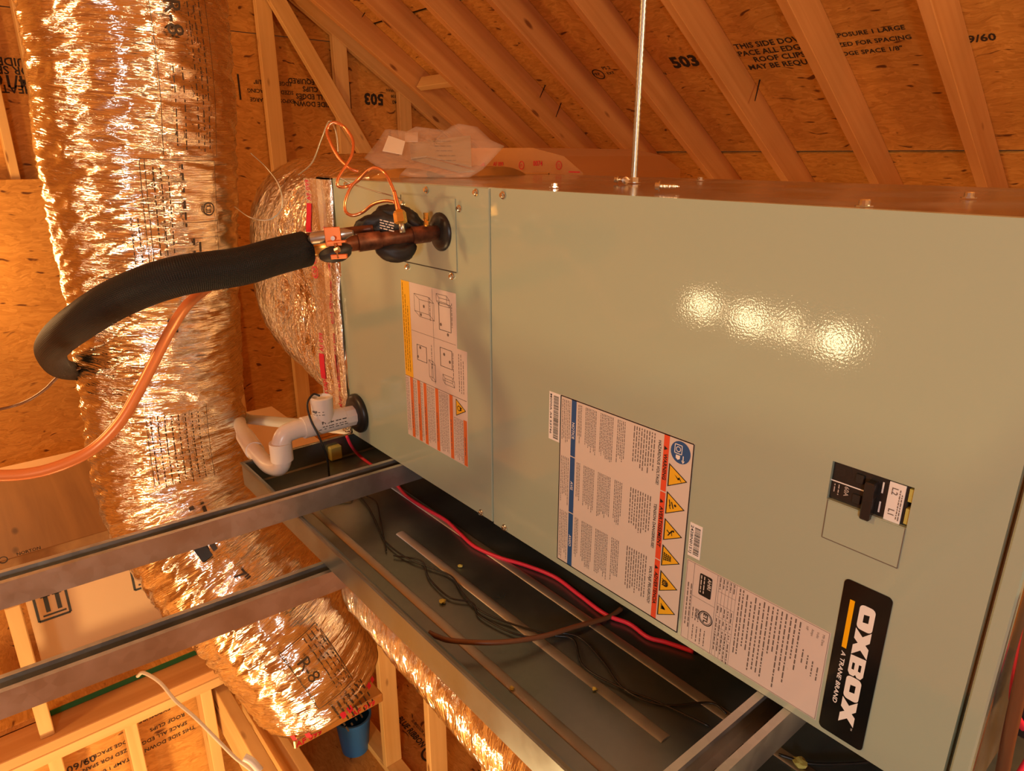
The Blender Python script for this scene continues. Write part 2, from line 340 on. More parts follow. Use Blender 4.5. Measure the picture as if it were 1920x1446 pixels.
def line_into(bm, fr, a, b, t, w=.0006):
    a, b = V((*a, 0)), V((*b, 0)); d = (b-a).normalized(); q = V((-d.y, d.x, 0))*t/2
    poly_into(bm, fr, [(p.x, p.y) for p in (a-q, b-q, b+q, a+q)], w)
def ring_into(bm, fr, u, v, r, t, w=.0006, seg=24, ky=1.0):
    for k in range(seg):
        a0, a1 = 2*math.pi*k/seg, 2*math.pi*(k+1)/seg
        poly_into(bm, fr, [(u+math.cos(a)*q, v+math.sin(a)*q*ky) for a, q in ((a0, r-t), (a0, r), (a1, r), (a1, r-t))][::1], w)
def disc_into(bm, fr, u, v, r, w=.0006, seg=24): poly_into(bm, fr, [(u+r*math.cos(2*math.pi*k/seg), v+r*math.sin(2*math.pi*k/seg)) for k in range(seg)], w)
def fine_print(bm, fr, u0, u1, v, h, w=.0006, gap=.22):
    """a line too small to read: word-long dashes"""
    u = u0
    while u < u1-h*.5:
        L_ = min(random.uniform(.7, 2.8)*h, u1-u); rect_into(bm, fr, u, u+L_, v, v+h*.5, w); u += L_+h*.5
def card(name, fr, u0, u1, v0, v1, mat_, parent, t=.0004, w0=0.0):
    bm = bmesh.new(); c = [(u0, v0), (u1, v0), (u1, v1), (u0, v1)]
    lo = [bm.verts.new(fr.P(u, v, w0)) for u, v in c]; hi = [bm.verts.new(fr.P(u, v, w0+t)) for u, v in c]
    bm.faces.new(hi); bm.faces.new(lo[::-1])
    for i in range(4): bm.faces.new((lo[i], lo[(i+1) % 4], hi[(i+1) % 4], hi[i]))
    return obj(name, bm, mat_, parent)
def slab(name, fr, pts, mat_, parent, t=.0004, w0=0.0):
    bm = bmesh.new(); lo = [bm.verts.new(fr.P(u, v, w0)) for u, v in pts]; hi = [bm.verts.new(fr.P(u, v, w0+t)) for u, v in pts]
    bm.faces.new(hi); bm.faces.new(lo[::-1]); n = len(pts)
    for i in range(n): bm.faces.new((lo[i], lo[(i+1) % n], hi[(i+1) % n], hi[i]))
    return obj(name, bm, mat_, parent)
def rrect(u0, u1, v0, v1, r, n=5):
    out = []
    for cx, cy, a in ((u1-r, v1-r, 0), (u0+r, v1-r, 90), (u0+r, v0+r, 180), (u1-r, v0+r, 270)):
        for k in range(n+1):
            t = math.radians(a+90*k/n); out.append((cx+r*math.cos(t), cy+r*math.sin(t)))
    return out
def holed(loops, res=1):
    """filled 2-D shape with holes -> (verts, faces)"""
    c = bpy.data.curves.new('h', 'CURVE'); c.dimensions = '2D'; c.fill_mode = 'BOTH'
    for lp in loops:
        s = c.splines.new('POLY'); s.points.add(len(lp)-1); s.use_cyclic_u = True
        for p, q in zip(s.points, lp): p.co = (*q, 0, 1)
    o = bpy.data.objects.new('h', c); me = bpy.data.meshes.new_from_object(o)
    r = ([tuple(v.co) for v in me.vertices], [tuple(p.vertices) for p in me.polygons])
    bpy.data.objects.remove(o); bpy.data.meshes.remove(me); bpy.data.curves.remove(c); return r
def holed_into(bm, fr, loops, w=.0006):
    vs_, fs = holed(loops); P = [bm.verts.new(fr.P(x, y, w)) for x, y, z in vs_]
    for f in fs:
        if fr is not None: bm.faces.new([P[i] for i in f])
def lumber(name, p0, p1, wd, th, side, mat_, parent, bev=.0025):
    """board from p0 to p1 (centre line); wd measured along `side`, th across"""
    p0, p1 = V(p0), V(p1); x = (p1-p0).normalized(); s = V(side); y = (s-x*s.dot(x)).normalized(); z = x.cross(y); L_ = (p1-p0).length
    bm = box(bmesh.new(), -L_/2, L_/2, -wd/2, wd/2, -th/2, th/2, bev)
    return obj(name, bm, mat_, parent, loc=(p0+p1)/2, rot=Matrix((x, y, z)).transposed())
def sheet(name, corner, ux, uy, lx, ly, t, mat_, parent):
    """sheet of panel material, corner + ux*lx + uy*ly, thickness away from ux x uy"""
    x, y = V(ux).normalized(), V(uy).normalized(); z = x.cross(y); c = V(corner)+x*lx/2+y*ly/2-z*t/2
    bm = box(bmesh.new(), -lx/2, lx/2, -ly/2, ly/2, -t/2, t/2, .0012)
    return obj(name, bm, mat_, parent, loc=c, rot=Matrix((x, y, z)).transposed())

# ================================================================== SETTING
SL = .667; SQ = math.hypot(1, SL); DN = V((0, 1/SQ, -SL/SQ)); RN = V((0, -SL/SQ, -1/SQ))   # down-slope, inward normal
DECK_Y = 2.53; SEAM_Z = .588                                  # deck underside passes (y=DECK_Y, z=.578)
def deck(x, s, h=0.0):                                       # s metres down-slope from the sheet seam, h inward
    return V((x, DECK_Y+(.578-SEAM_Z)/SL, SEAM_Z)) + DN*s + RN*h
ceiling = setting('ceiling')
# sheathing courses: seam at s=0, next course up, etc. (the joints run along x)
for s0, s1 in ((0.010, 1.2), (-1.210, -0.010), (-2.434, -1.226), (-3.654, -2.446), (-4.9, -3.666)):
    for k, (xa, xb) in enumerate(((-4.12, -1.757), (-1.753, .684), (.688, 3.1))):
        sheet('sheathing_panel', deck(xa, s1), (1, 0, 0), -DN, xb-xa, s1-s0, .012, M_OSB, ceiling)
RX = [-.955+.019, -1.352+.019, -1.757+.019, -2.158+.019, -2.567+.019, -2.97+.019, -3.375+.019, -3.78+.019, -.55+.019, -.145+.019, .28, .686, 1.09, 1.5, 1.9, 2.3, 2.7]
for x in RX:
    lumber('rafter', deck(x, -4.88, .0665), deck(x, 1.1, .0665), .133, .038, RN, M_PINE, ceiling)
# the far slope, behind the camera, closes the roof over the lamps
RIDGE = deck(0, -4.9); YR = RIDGE.y; ZR = RIDGE.z
DN2 = V((0, -1/SQ, -SL/SQ)); RN2 = V((0, SL/SQ, -1/SQ))
for k in range(4):
    c0 = V((-4.12, YR, ZR))+DN2*(1.22*k+.01)
    sheet('sheathing_panel', c0, (1, 0, 0), DN2, 7.2, 1.215, .012, M_OSB, ceiling)
for x in RX:
    a = V((x, YR, ZR))+RN2*.07; lumber('rafter', a+DN2*.1, a+DN2*4.8, .133, .038, RN2, M_PINE, ceiling)
# gable wall at the far (-x) end
GX = -4.10
wl = setting('wall_left')
YE0, YE1 = -5.6, 3.6
for z0, z1 in ((-2.45, -1.236), (-1.232, -.016), (-.012, 1.204), (1.208, 2.42), (2.424, 3.5)):
    for ya, yb in ((-5.6, -2.462), (-2.458, -.022), (-.018, 2.418), (2.422, 3.7)):
        if z0 > 1.0 and (ya > 2 or yb < -4): continue
        sheet('sheathing_panel', (GX, ya, z0), (0, 1, 0), (0, 0, 1), yb-ya, z1-z0, .011, M_OSB, wl)
g0, g1 = deck(GX+.045, -4.85, .045), deck(GX+.045, 1.1, .045)
lumber('gable_rafter', g0+V((.004, 0, 0)), g1+V((.004, 0, 0)), .089, .044, RN, M_PINE2, wl)
def gable_h(y): return .578+SL*(DECK_Y-y)-.1
for yc in (1.855, 1.43, 1.0, .59, .16):
    lumber('stud', (GX+.045, yc, -2.3), (GX+.045, yc, min(gable_h(yc)+.03, 3.2)), .087, .04, (0, 1, 0), M_PINE2, wl)
for yc in (-.27, -.125, -.66, -1.05, -1.5):
    lumber('stud', (GX+.045, yc, -2.3), (GX+.045, yc, 3.1), .038, .088, (0, 1, 0), M_PINE2, wl)
pa, pb = at_x(522, 25, GX+.10), at_x(648, 240, GX+.10)
dd = (pb-pa).normalized(); lumber('brace', pa-dd*.25+V((0, .035, .0)), pb+dd*.25+V((0, .035, 0)), .089, .04, (0, 1, 0), M_PINE2, wl)
# inner OSB skin on the lower part of that wall, its raw top edge showing as a ledge
sheet('sheathing_panel', (GX+.115, -2.3, -.925), (0, 1, 0), (0, 0, 1), 2.28, 1.395, .012, M_OSB, wl)
lumber('ledger', (GX+.135, -2.2, -.955), (GX+.135, -.02, -.955), .05, .04, (0, 0, 1), M_PINE2, wl)
# closing surfaces outside the picture
wr = setting('wall_right'); sheet('sheathing_panel', (3.05, 3.6, -2.4), (0, -1, 0), (0, 0, 1), 9.2, 5.9, .012, M_OSB, wr)
wf = setting('wall_front'); sheet('sheathing_panel', (3.1, -5.55, -2.4), (-1, 0, 0), (0, 0, 1), 7.2, 3.2, .012, M_OSB, wf)
wb = setting('wall_back'); sheet('sheathing_panel', (-4.1, 3.45, -2.4), (1, 0, 0), (0, 0, 1), 7.2, 2.5, .012, M_OSB, wb)
fl = setting('floor')
for ya in (-5.56, -3.12, -.68, 1.76):
    for xa in (-4.1, -1.66, .78):
        sheet('subfloor_panel', (xa, ya, -2.4), (1, 0, 0), (0, 1, 0), 2.436 if xa < .7 else 2.3, 2.436 if ya < 1.7 else 1.7, .018, M_OSBF, fl)

# stamps printed on the sheathing
STAMP = [('503', .0, .0, .062, .028), ('TR-40', -.17, .03, .022, .012), ('PRP-108', -.17, -.002, .018, .01), ('SHEATHING SPAN', -.25, -.035, .016, .008),
         ('THIS SIDE DOWN', .33, .062, .027, .014), ('SPACE ALL EDGES', .31, .022, .027, .014), ('ROOF CLIPS', .38, -.018, .027, .014), ('MAY BE REQUIRED', .34, -.058, .027, .014),
         ('EXPOSURE 1 LARGE', .70, .056, .02, .012), ('SIZED FOR SPACING', .70, .010, .02, .012), ('EDGE SPACE 1/8"', .71, -.036, .02, .012), ('09/60', 1.1, -.036, .03, .016)]
def stamp(fr, parent, sx=1.0, only=None):
    bm = bmesh.new()
    for s, u, v, h, bo in STAMP:
        if only and s not in only: continue
        text_into(bm, fr, s, u*sx, v, h, bold=bo*1.6, w=.0012)
    if not only:
        rect_into(bm, fr, .268*sx, .28*sx, -.06, .09, .0012); rect_into(bm, fr, 1.06*sx, 1.072*sx, -.06, .07, .0012)
    return obj('stamped_print', bm, M_OSTAMP, parent)
fr_roof = Frame(deck(-2.0, 0)+V((0, 0, 0)), (1, 0, 0), -DN)
p503 = (1.996, .934)
fr_roof.o = V((-2.045, 1.996, .934)) + RN*.0
stamp(fr_roof, ceiling)
bm = bmesh.new(); ring_into(bm, fr_roof, -.44, .015, .035, .006, .0012); text_into(bm, fr_roof, 'PS 2', -.39, .04, .02, bold=.01, w=.0012); text_into(bm, fr_roof, 'PRP', -.47, .008, .018, bold=.01, w=.0012); text_into(bm, fr_roof, 'EXT', -.385, .005, .018, bold=.01, w=.0012)
text_into(bm, fr_roof, 'RATED', -.72, .015, .025, bold=.012, w=.0012); text_into(bm, fr_roof, '24/16', -.70, -.03, .025, bold=.012, w=.0012)
obj('stamped_print', bm, M_OSTAMP, ceiling)
fg = Frame((GX, 1.735, .935), (0, -1, 0), (0, 0, -1)); stamp(fg, wl, .84)
bm = bmesh.new(); fg2 = Frame((GX, 0, 0), (0, -1, 0), (0, 0, -1))
for s, (px, py), h, bo in (('SHEATH', (62, 168), .034, .02), ('24/16', (58, 150), .05, .025), ('FOR SPAN', (57, 133), .034, .02), ('GUIDE', (54, 117), .034, .02)):
    p = at_x(px, py-6, GX); text_into(bm, fg2, s, -p.y-.02, -p.z, h, bold=bo, w=.0012)
obj('stamped_print', bm, M_OSTAMP, wl)
# nails that missed their rafter
for px, py, dx, dz in ((1415, 165, 0, -.05), (672, 37, .06, .0), (1043, 205, 0, -.04), (1118, 290, 0, -.035), (1013, 172, 0, -.03)):
    r = ray(px, py); t = (.578-SL*(CAM.y-2.44)-CAM.z)/(r.z+SL*r.y); p = CAM+r*t
    obj('nail', cyl(bmesh.new(), p+V((-.01, .05, .045)), p+V((.02+dx, -.02, dz)), .0035, .002, 6), M_WRAP, ceiling)
q = at_x(820, 153, -3.55); lumber('blocking', (q.x-.17, q.y, q.z), (q.x+.17, q.y, q.z), .07, .038, RN, M_PINE2, ceiling)

# ---- platform left of the opening, its wall below, and the framing under it
deckf = setting('floor_platform')
PZ0 = -1.14
sheet('subfloor_panel', (-4.0, -2.3, PZ0+.02), (1, 0, 0), (0, 1, 0), 1.70, 2.36, .019, M_OSB, deckf)
bm = box(bmesh.new(), -2.301, -2.296, -.66, .05, PZ0+.002, PZ0+.02); obj('painted_edge', bm, M_GREEN, deckf)
wp = setting('wall_platform')
lumber('top_plate', (-2.24, -2.2, PZ0-.019), (-2.24, .09, PZ0-.019), .12, .038, (1, 0, 0), M_PINE, wp)
lumber('top_plate', (-2.24, -2.2, PZ0-.058), (-2.24, .09, PZ0-.058), .12, .038, (1, 0, 0), M_PINE2, wp)
for yc in (-.66, -.445, -.205, -.98, -1.4):
    lumber('stud', (-2.235, yc, -2.4), (-2.235, yc, PZ0-.078), .038, .089, (0, 1, 0), M_PINE2, wp)
sheet('sheathing_panel', (-2.30, -2.2, -2.4), (0, 1, 0), (0, 0, 1), 2.29, 1.17, .012, M_OSB, wp)
fp = Frame((-2.30, -.235, -1.56), (0, -1, 0), (0, 0, -1)); bm = bmesh.new()
for s, (px, py), h in (('EXPOSURE 1', (318, 1325), .015), ('ROOF CLIPS', (345, 1337), .015), ('SPACE ALL EDGES', (350, 1352), .015), ('THIS SIDE DOWN', (365, 1360), .015),
                       ('EDGE SPACE 1/8', (243, 1385), .014), ('SIZED FOR SPAN', (246, 1400), .014), ('STAMP 1 LOT', (248, 1418), .014), ('09/60', (178, 1415), .026)):
    p = at_x(px, py, -2.299); text_into(bm, fp, s, -p.y-.235, -(p.z+1.56), h, bold=.012, w=.0012)
obj('stamped_print', bm, M_OSTAMP, wp)
p = at_x(84, 1343, -2.24); lumber('stud', (-2.25, p.y-.005, PZ0), (-2.25, p.y-.005, -.66), .038, .089, (0, 1, 0), M_PINE2, wp)
# joists and the stud wall further below
wi = setting('wall_inner')
for ya, yb, z in ((-.185, -.115, -1.25), (-.085, -.02, -1.27)):
    yc = (ya+yb)/2; lumber('joist', (-2.30, yc, z-.10), (-1.45, yc, z-.10), .20, yb-ya-.028, (0, 0, 1), M_PINE2, wi)
for x in (-3.32, -2.905, -2.49, -2.06, -1.65):
    lumber('stud', (x+.02, .64, -2.36), (x+.02, .64, -1.55), .038, .089, (1, 0, 0), M_PINE2, wi)
lumber('bottom_plate', (-3.6, .64, -2.381), (-1.2, .64, -2.381), .089, .038, (0, 1, 0), M_PINE2, wi)
ft = at_z(750, 1346, -2.4); ffl = Frame(ft, (1, 0, 0), (0, 1, 0)); bm = bmesh.new()
text_into(bm, ffl, 'BLUE RIBBON', .0, -.02, .034, width=.25, bold=.03, w=.0015); text_into(bm, ffl, 'SUBFLOOR 23/32', .06, .035, .016, bold=.01, w=.0015); ring_into(bm, ffl, .315, -.005, .05, .012, .0015)
text_into(bm, ffl, 'BR', .29, -.02, .032, bold=.02, w=.0015); obj('stamped_print', bm, M_OSTAMP, fl)

# ================================================================== AIR HANDLER
X0, X1, H, DEP = -1.288, -.100, .534, .58
ah = thing('air_handler', (-.69, .29, 0), 'sage green metal air handler lying on its side on steel channels', 'air handler')
bm = bmesh.new(); box(bm, X0, X1, .014, DEP, .0, H-.001, .004); obj('cabinet', bm, M_TOP, ah)
# front panels (each proud of the cabinet, separated by dark gaps)
FF = Frame((0, 0, 0), (1, 0, 0), (0, 0, 1))                  # u = x, v = z on the front face, normal -y
def panel(name, x0, x1, z0, z1, hole=None, mat_=M_PAINT):
    bm = bmesh.new()
    if not hole: box(bm, x0, x1, 0, .013, z0, z1, .0016)
    else:
        a, b, c, d = hole
        xs, zs = [x0, a, b, x1], [z0, c, d, z1]
        for i in range(3):
            for j in range(3):
                if i == 1 and j == 1: continue
                box(bm, xs[i], xs[i+1], 0, .013, zs[j], zs[j+1])
        bmesh.ops.remove_doubles(bm, verts=bm.verts, dist=1e-6)
        kill = [f for f in bm.faces if len(f.verts) == 4 and any(len(e.link_faces) > 2 for e in f.edges) and abs(f.normal.y) < .5 and x0+1e-4 < f.calc_center_median().x < x1-1e-4 and z0+1e-4 < f.calc_center_median().z < z1-1e-4
                and not (a-1e-4 <= f.calc_center_median().x <= b+1e-4 and c-1e-4 <= f.calc_center_median().z <= d+1e-4)]
        bmesh.ops.delete(bm, geom=kill, context='FACES_ONLY')
    return obj(name, bm, mat_, ah)
panel('coil_panel', X0+.001, -.7925, .0, H)
panel('blower_panel', -.7885, -.1185, .0, H, hole=(-.2625, -.1895, .2615, .3015))
panel('end_strip', -.1145, X1, .0, H)
# coil connection plate
cp = card('coil_plate', FF, -1.030, -.874, .404, .515, M_PAINT, ah, .0018)
bm = bmesh.new()
for a, b in (((-1.030, .404), (-.874, .404)), ((-1.030, .404), (-1.030, .515))): line_into(bm, FF, a, b, .0016, .0021)
obj('plate_gap', bm, M_INK, cp)
# screws
def screw_mesh():
    bm = lathe([(.0055, 0), (.0055, .001), (.0036, .0014), (.0036, .0042), (.0028, .005)], 6*2)
    return me_from(bm, 'screw', M_STEEL)
SM = screw_mesh(); R_out = Matrix(((1, 0, 0), (0, 0, -1), (0, 1, 0)))
for px, py in ((800, 356), (893, 361), (862, 391), (765, 500), (848, 518), (944, 366), (903, 961), (947, 989), (650, 345), (757, 380), (800, 412)):
    p = at_y(px, py, 0); p.y = -.0005; obj('screw', SM, None, ah, loc=p, rot=R_out)
# grommets
gr = obj('grommet', lathe([(.030, 0), (.030, .003), (.024, .007), (.018, .008), (.0145, .009)], 28, mat4=align((-.915, -.0005, .463), (0, -1, 0))), M_RUBBER, ah, True)
obj('drain_flange', lathe([(.042, 0), (.042, .006), (.038, .011), (.026, .013)], 28, mat4=align((-1.249, -.0005, .060), (0, -1, 0))), M_RUBBER, ah, True)
# breaker
cb = obj('circuit_breaker', box(bmesh.new(), -.2625, -.1935, .0035, .06, .2615, .3015, .0008), M_PLASTIC, ah)
for z in (.2915, .2705):
    b_ = boxo('switch_window', -.2405, -.2325, .0015, .006, z-.0045, z+.0045, M_WRAP, cb, .0006)
boxo('tie_bar', -.2285, -.2195, -.0065, .006, .2565, .2945, M_PLASTIC, cb, .0012)
bm = bmesh.new(); line_into(bm, Frame((0, .0035, 0), (1, 0, 0), (0, 0, 1)), (-.2625, .281), (-.2285, .281), .0012)
rect_into(bm, Frame((0, .0035, 0), (1, 0, 0), (0, 0, 1)), -.2165, -.2150, .285, .296); rect_into(bm, Frame((0, .0035, 0), (1, 0, 0), (0, 0, 1)), -.2165, -.2150, .2655, .2765)
obj('contact_mark', bm, M_WHITE, cb)
FBk = Frame((0, .0032, 0), (0, 0, -1), (1, 0, 0))           # reads downwards on the breaker
wlab = card('wire_label', FBk, -.2995, -.2598, -.2105, -.1965, M_WHITE, cb, .0012, .0)
bm = bmesh.new(); fr2 = Frame((0, .0018, 0), (0, 0, 1), (-1, 0, 0))
text_into(bm, FBk, 'L2', -.2945, -.2075, .0052, bold=.01, w=.0016); text_into(bm, FBk, 'L1', -.2735, -.2075, .0052, bold=.01, w=.0016)
for k in range(2): fine_print(bm, FBk, -.294+.004*k, -.264, -.2007+.002*k, .0016, .0016)
obj('label_lettering', bm, M_GREYINK, wlab)
bm = bmesh.new(); text_into(bm, FBk, '60A', -.2795, -.2485, .0042, bold=.02, w=.0008); fine_print(bm, FBk, -.279, -.268, -.2545, .0022, .0008); fine_print(bm, FBk, -.2785, -.269, -.2585, .0022, .0008)
obj('rating_print', bm, plain('grey_print', (.45, .40, .36), .5), cb)
boxo('copper_lug', -.1935, -.1898, .002, .02, .264, .279, M_YFOAM, cb); boxo('copper_lug', -.1935, -.1898, .002, .02, .286, .2985, M_YFOAM, cb)
# knock-out tab below the breaker
tab = card('knockout_tab', FF, -.2605, -.1905, .2205, .2605, M_PAINT, ah, .0006)
bm = bmesh.new()
for a, b in (((-.261, .220), (-.261, .2615)), ((-.261, .220), (-.19, .220)), ((-.19, .220), (-.19, .2615))): line_into(bm, FF, a, b, .0008, .0008)
obj('tab_gap', bm, M_GREYINK, tab)

# ---- badge: dark plate, heavy white word, amber bar
FL = Frame((0, 0, 0), (0, 0, -1), (1, 0, 0))                # u = downwards, v = to the right (text runs down the face)
badge = slab('brand_badge', FL, rrect(-.188, -.006, -.2325, -.1875, .005), M_LOGO, ah, .0010)
SLN = .22
def heavy(bm, ch, u, wd, v0, hgt, w):
    """one heavy letter in a wd x hgt cell"""
    S = lambda pts: [(u+x*wd+0*y, v0+y*hgt) for x, y in pts]
    if ch == 'O':
        out = [(u+x, v0+y) for x, y in rrect(0, wd, 0, hgt, .30*hgt, 4)]
        holed_into(bm, FL, [out, S([(.36, .33), (.68, .33), (.64, .68), (.32, .68)])], w)
    elif ch == 'B':
        out = S([(.06, .0), (.86, .0), (1, .14), (1, .40), (.90, .5), (1, .62), (1, .86), (.84, 1), (.0, 1)])
        holed_into(bm, FL, [out, S([(.38, .20), (.70, .20), (.70, .36), (.37, .36)]), S([(.36, .62), (.68, .62), (.68, .79), (.35, .79)])], w)
    else:
        holed_into(bm, FL, [S([(-.05, 0), (.40, 0), (.54, .28), (.70, 0), (1.12, 0), (.80, .52), (1.06, 1), (.62, 1), (.50, .76), (.34, 1), (-.10, 1), (.22, .50)])], w)
bm = bmesh.new(); u = -.1685
for ch, wd in (('O', .0275), ('X', .0265), ('B', .0245), ('O', .0275), ('X', .0270)):
    heavy(bm, ch, u, wd, -.2143, .0148, .0013); u += wd+.0012+(.0012 if ch == 'X' else 0)
obj('badge_wordmark', bm, plain('badge_white', (.9, .88, .82), .4), badge)
bm = bmesh.new(); rect_into(bm, FL, -.168, -.1125, -.2242, -.2195, .0013); obj('badge_bar', bm, M_AMBER, badge)
bm = bmesh.new(); text_into(bm, FL, 'A TRANE', -.1085, -.2232, .0042, width=.0335, bold=.02, w=.0013, slant=.15); text_into(bm, FL, 'BRAND', -.0715, -.2232, .0042, width=.0265, bold=.02, w=.0013, slant=.15)
text_into(bm, FL, 'R', -.0742, -.2205, .0012, w=.0013); text_into(bm, FL, 'TM', -.0265, -.2015, .0016, w=.0013)
obj('badge_tagline', bm, M_WHITE, badge)

# ---- big warning label
wlb = card('warning_label', FL, -.2675, -.0095, -.6365, -.4165, M_PINK2, ah, .0004)
bm = bmesh.new()
for a, b in (((-.2665, -.4172), (-.0105, -.4172)), ((-.2665, -.6355), (-.0105, -.6355)), ((-.2665, -.6355), (-.2665, -.4172)), ((-.0105, -.6355), (-.0105, -.4172))): line_into(bm, FL, a, b, .0016, .0006)
def tri(bm, u, v, s, w, m=None): poly_into(bm, FL, [(u-s*.56, v-s*.5), (u+s*.56, v-s*.5), (u, v+s*.5)], w)
TU = (-.217, -.180, -.1435, -.107, -.070, -.034)
for u in TU: tri(bm, u, -.4355, .0275, .0007)
# black pictograms
bm2 = bmesh.new(); W3 = .0011
u = TU[0]; poly_into(bm2, FL, [(u-.004, -.440), (u+.002, -.4345), (u-.001, -.4345), (u+.004, -.4285), (u-.0025, -.433), (u+.0005, -.433)], W3)
u = TU[1]; line_into(bm2, FL, (u-.006, -.4445), (u+.002, -.4425), .0014, W3); line_into(bm2, FL, (u-.004, -.441), (u+.004, -.438), .0016, W3); disc_into(bm2, FL, u-.001, -.4355, .0017, W3, 10); line_into(bm2, FL, (u+.001, -.444), (u+.006, -.442), .0012, W3)
u = TU[2]; disc_into(bm2, FL, u-.003, -.435, .0015, W3, 10); line_into(bm2, FL, (u-.003, -.4365), (u+.002, -.440), .0018, W3); line_into(bm2, FL, (u+.002, -.440), (u-.001, -.4445), .0014, W3); line_into(bm2, FL, (u+.002, -.440), (u+.006, -.4425), .0014, W3); line_into(bm2, FL, (u-.002, -.4375), (u+.004, -.4365), .001, W3)
u = TU[3]
for k in range(4): line_into(bm2, FL, (u-.006+.001*k, -.4455+.003*k), (u+.006-.001*k, -.4452+.003*k), .0013, W3); line_into(bm2, FL, (u-.005+.003*k, -.4465), (u-.0035+.002*k, -.4345), .0008, W3)
u = TU[4]; ring_into(bm2, FL, u, -.4405, .0046, .0012, W3, 14)
for k in range(4): line_into(bm2, FL, (u-.005+.003*k, -.4455), (u-.001+.001*k, -.4375), .0012, W3)
u = TU[5]
for k in range(4): line_into(bm2, FL, (u-.005+.0025*k, -.4445), (u+.001, -.4375), .0011, W3)
disc_into(bm2, FL, u, -.441, .0024, W3, 10)
bmy = bmesh.new()
for u in TU:
    bmy = bmesh.new(); tri(bmy, u, -.4356, .0235, .0009); obj('pictogram_triangle', bmy, M_YEL, wlb)
bmb = bmesh.new(); disc_into(bmb, FL, -.2505, -.4345, .0140, .0007); 
obj('plug_roundel', bmb, M_BLUE, wlb)
for a, b in ((-.2665, -.184), (-.1825, -.097), (-.0955, -.0105)):
    bmb = bmesh.new(); rect_into(bmb, FL, a, b, -.6145, -.6055, .0006); obj('blue_band', bmb, M_BLUE, wlb)
for a, b in ((-.2665, -.193), (-.1915, -.0985), (-.097, -.0105)):
    bmr = bmesh.new(); rect_into(bmr, FL, a, b, -.4590, -.4510, .0006); obj('red_band', bmr, M_RED, wlb)
bmw = bmesh.new()
ring_into(bmw, FL, -.254, -.4375, .0035, .0009, .001, 14); line_into(bmw, FL, (-.2595, -.4325), (-.2485, -.4325), .001, .001); line_into(bmw, FL, (-.2595, -.4425), (-.2485, -.4425), .001, .001); line_into(bmw, FL, (-.2595, -.4425), (-.2595, -.4325), .001, .001); line_into(bmw, FL, (-.2485, -.4425), (-.2485, -.4325), .001, .001)
poly_into(bmw, FL, [(-.2465, -.4405), (-.2425, -.4405), (-.2405, -.4375), (-.2425, -.4345), (-.2465, -.4345)], .001); line_into(bmw, FL, (-.2475, -.430), (-.2405, -.430), .0013, .001); poly_into(bmw, FL, [(-.2415, -.4325), (-.238, -.430), (-.2415, -.4275)], .001)
for s, u in (('NOTICE', -.234), ('AVIS', -.146), ('AVISO', -.061)): text_into(bmw, FL, s, u, -.6122, .0046, bold=.015, w=.001)
obj('white_lettering', bmw, M_WHITE, wlb)
for s, u, wd in (('WARNING', -.242, .034), ('AVERTISSEMENT', -.172, .056), ('ADVERTENCIA', -.079, .047)): text_into(bm2, FL, s, u, -.4575, .0050, width=wd, bold=.02, w=.0010)
for u in (-.249, -.179, -.086): poly_into(bm2, FL, [(u-.0028, -.4577), (u+.0028, -.4577), (u, -.4527)], .0010)
for s, u, wd in (('HAZARDOUS VOLTAGE!', -.256, .058), ('TENSION DANGEREUSE!', -.172, .062), ('VOLTAJE PELIGROSO!', -.083, .055)): text_into(bm2, FL, s, u, -.4665, .0042, width=wd, bold=.012, w=.0008)
obj('black_lettering', bm2, M_INK, wlb)
obj('label_border', bm, M_INK, wlb)
bm = bmesh.new()
for c0, c1 in ((-.2625, -.199), (-.1785, -.112), (-.0935, -.020)):
    v = -.4735; k = 0
    for nlines, h, sh in ((9, .0030, .92), (2, .0, 0), (5, .0022, .95), (1, 0, 0), (9, .0020, 1), (1, 0, 0), (8, .0020, 1), (1, 0, 0), (8, .0020, .9)):
        for j in range(nlines):
            if h: fine_print(bm, FL, c0, c0+(c1-c0)*sh*random.uniform(.78, 1), v, h*.95, .0006)
            v -= (h or .0042)*1.32
            if v < -.602: break
        if v < -.602: break
    for j in range(5): fine_print(bm, FL, c0, c0+(c1-c0)*random.uniform(.8, 1.1), -.6185-.0034*j, .0020, .0006)
obj('fine_print', bm, M_GREYINK, wlb)
# ---- barcode stickers
def barcode(name, u0, u1, v0, v1, s, parent, flip=False):
    st = card(name, FL, u0, u1, v0, v1, M_WHITE, parent, .0005); bm = bmesh.new(); u = u0+.004; rnd = random.Random(u0)
    while u < u1-.004:
        b = rnd.choice((.0004, .0006, .0009)); rect_into(bm, FL, u, u+b, v0+.42*(v1-v0), v1-.12*(v1-v0), .0008); u += b+rnd.choice((.0004, .0006, .001))
    text_into(bm, FL, s, u0+.003, v0+.10*(v1-v0), .0036, width=(u1-u0)*.84, bold=.008, w=.0008)
    obj('barcode_print', bm, M_INK, st)
barcode('barcode_sticker', -.1695, -.1255, -.4125, -.3955, '242BN01S1J', ah)
barcode('barcode_sticker', -.2665, -.1955, -.6590, -.6372, 'M000A A4 53746', ah)
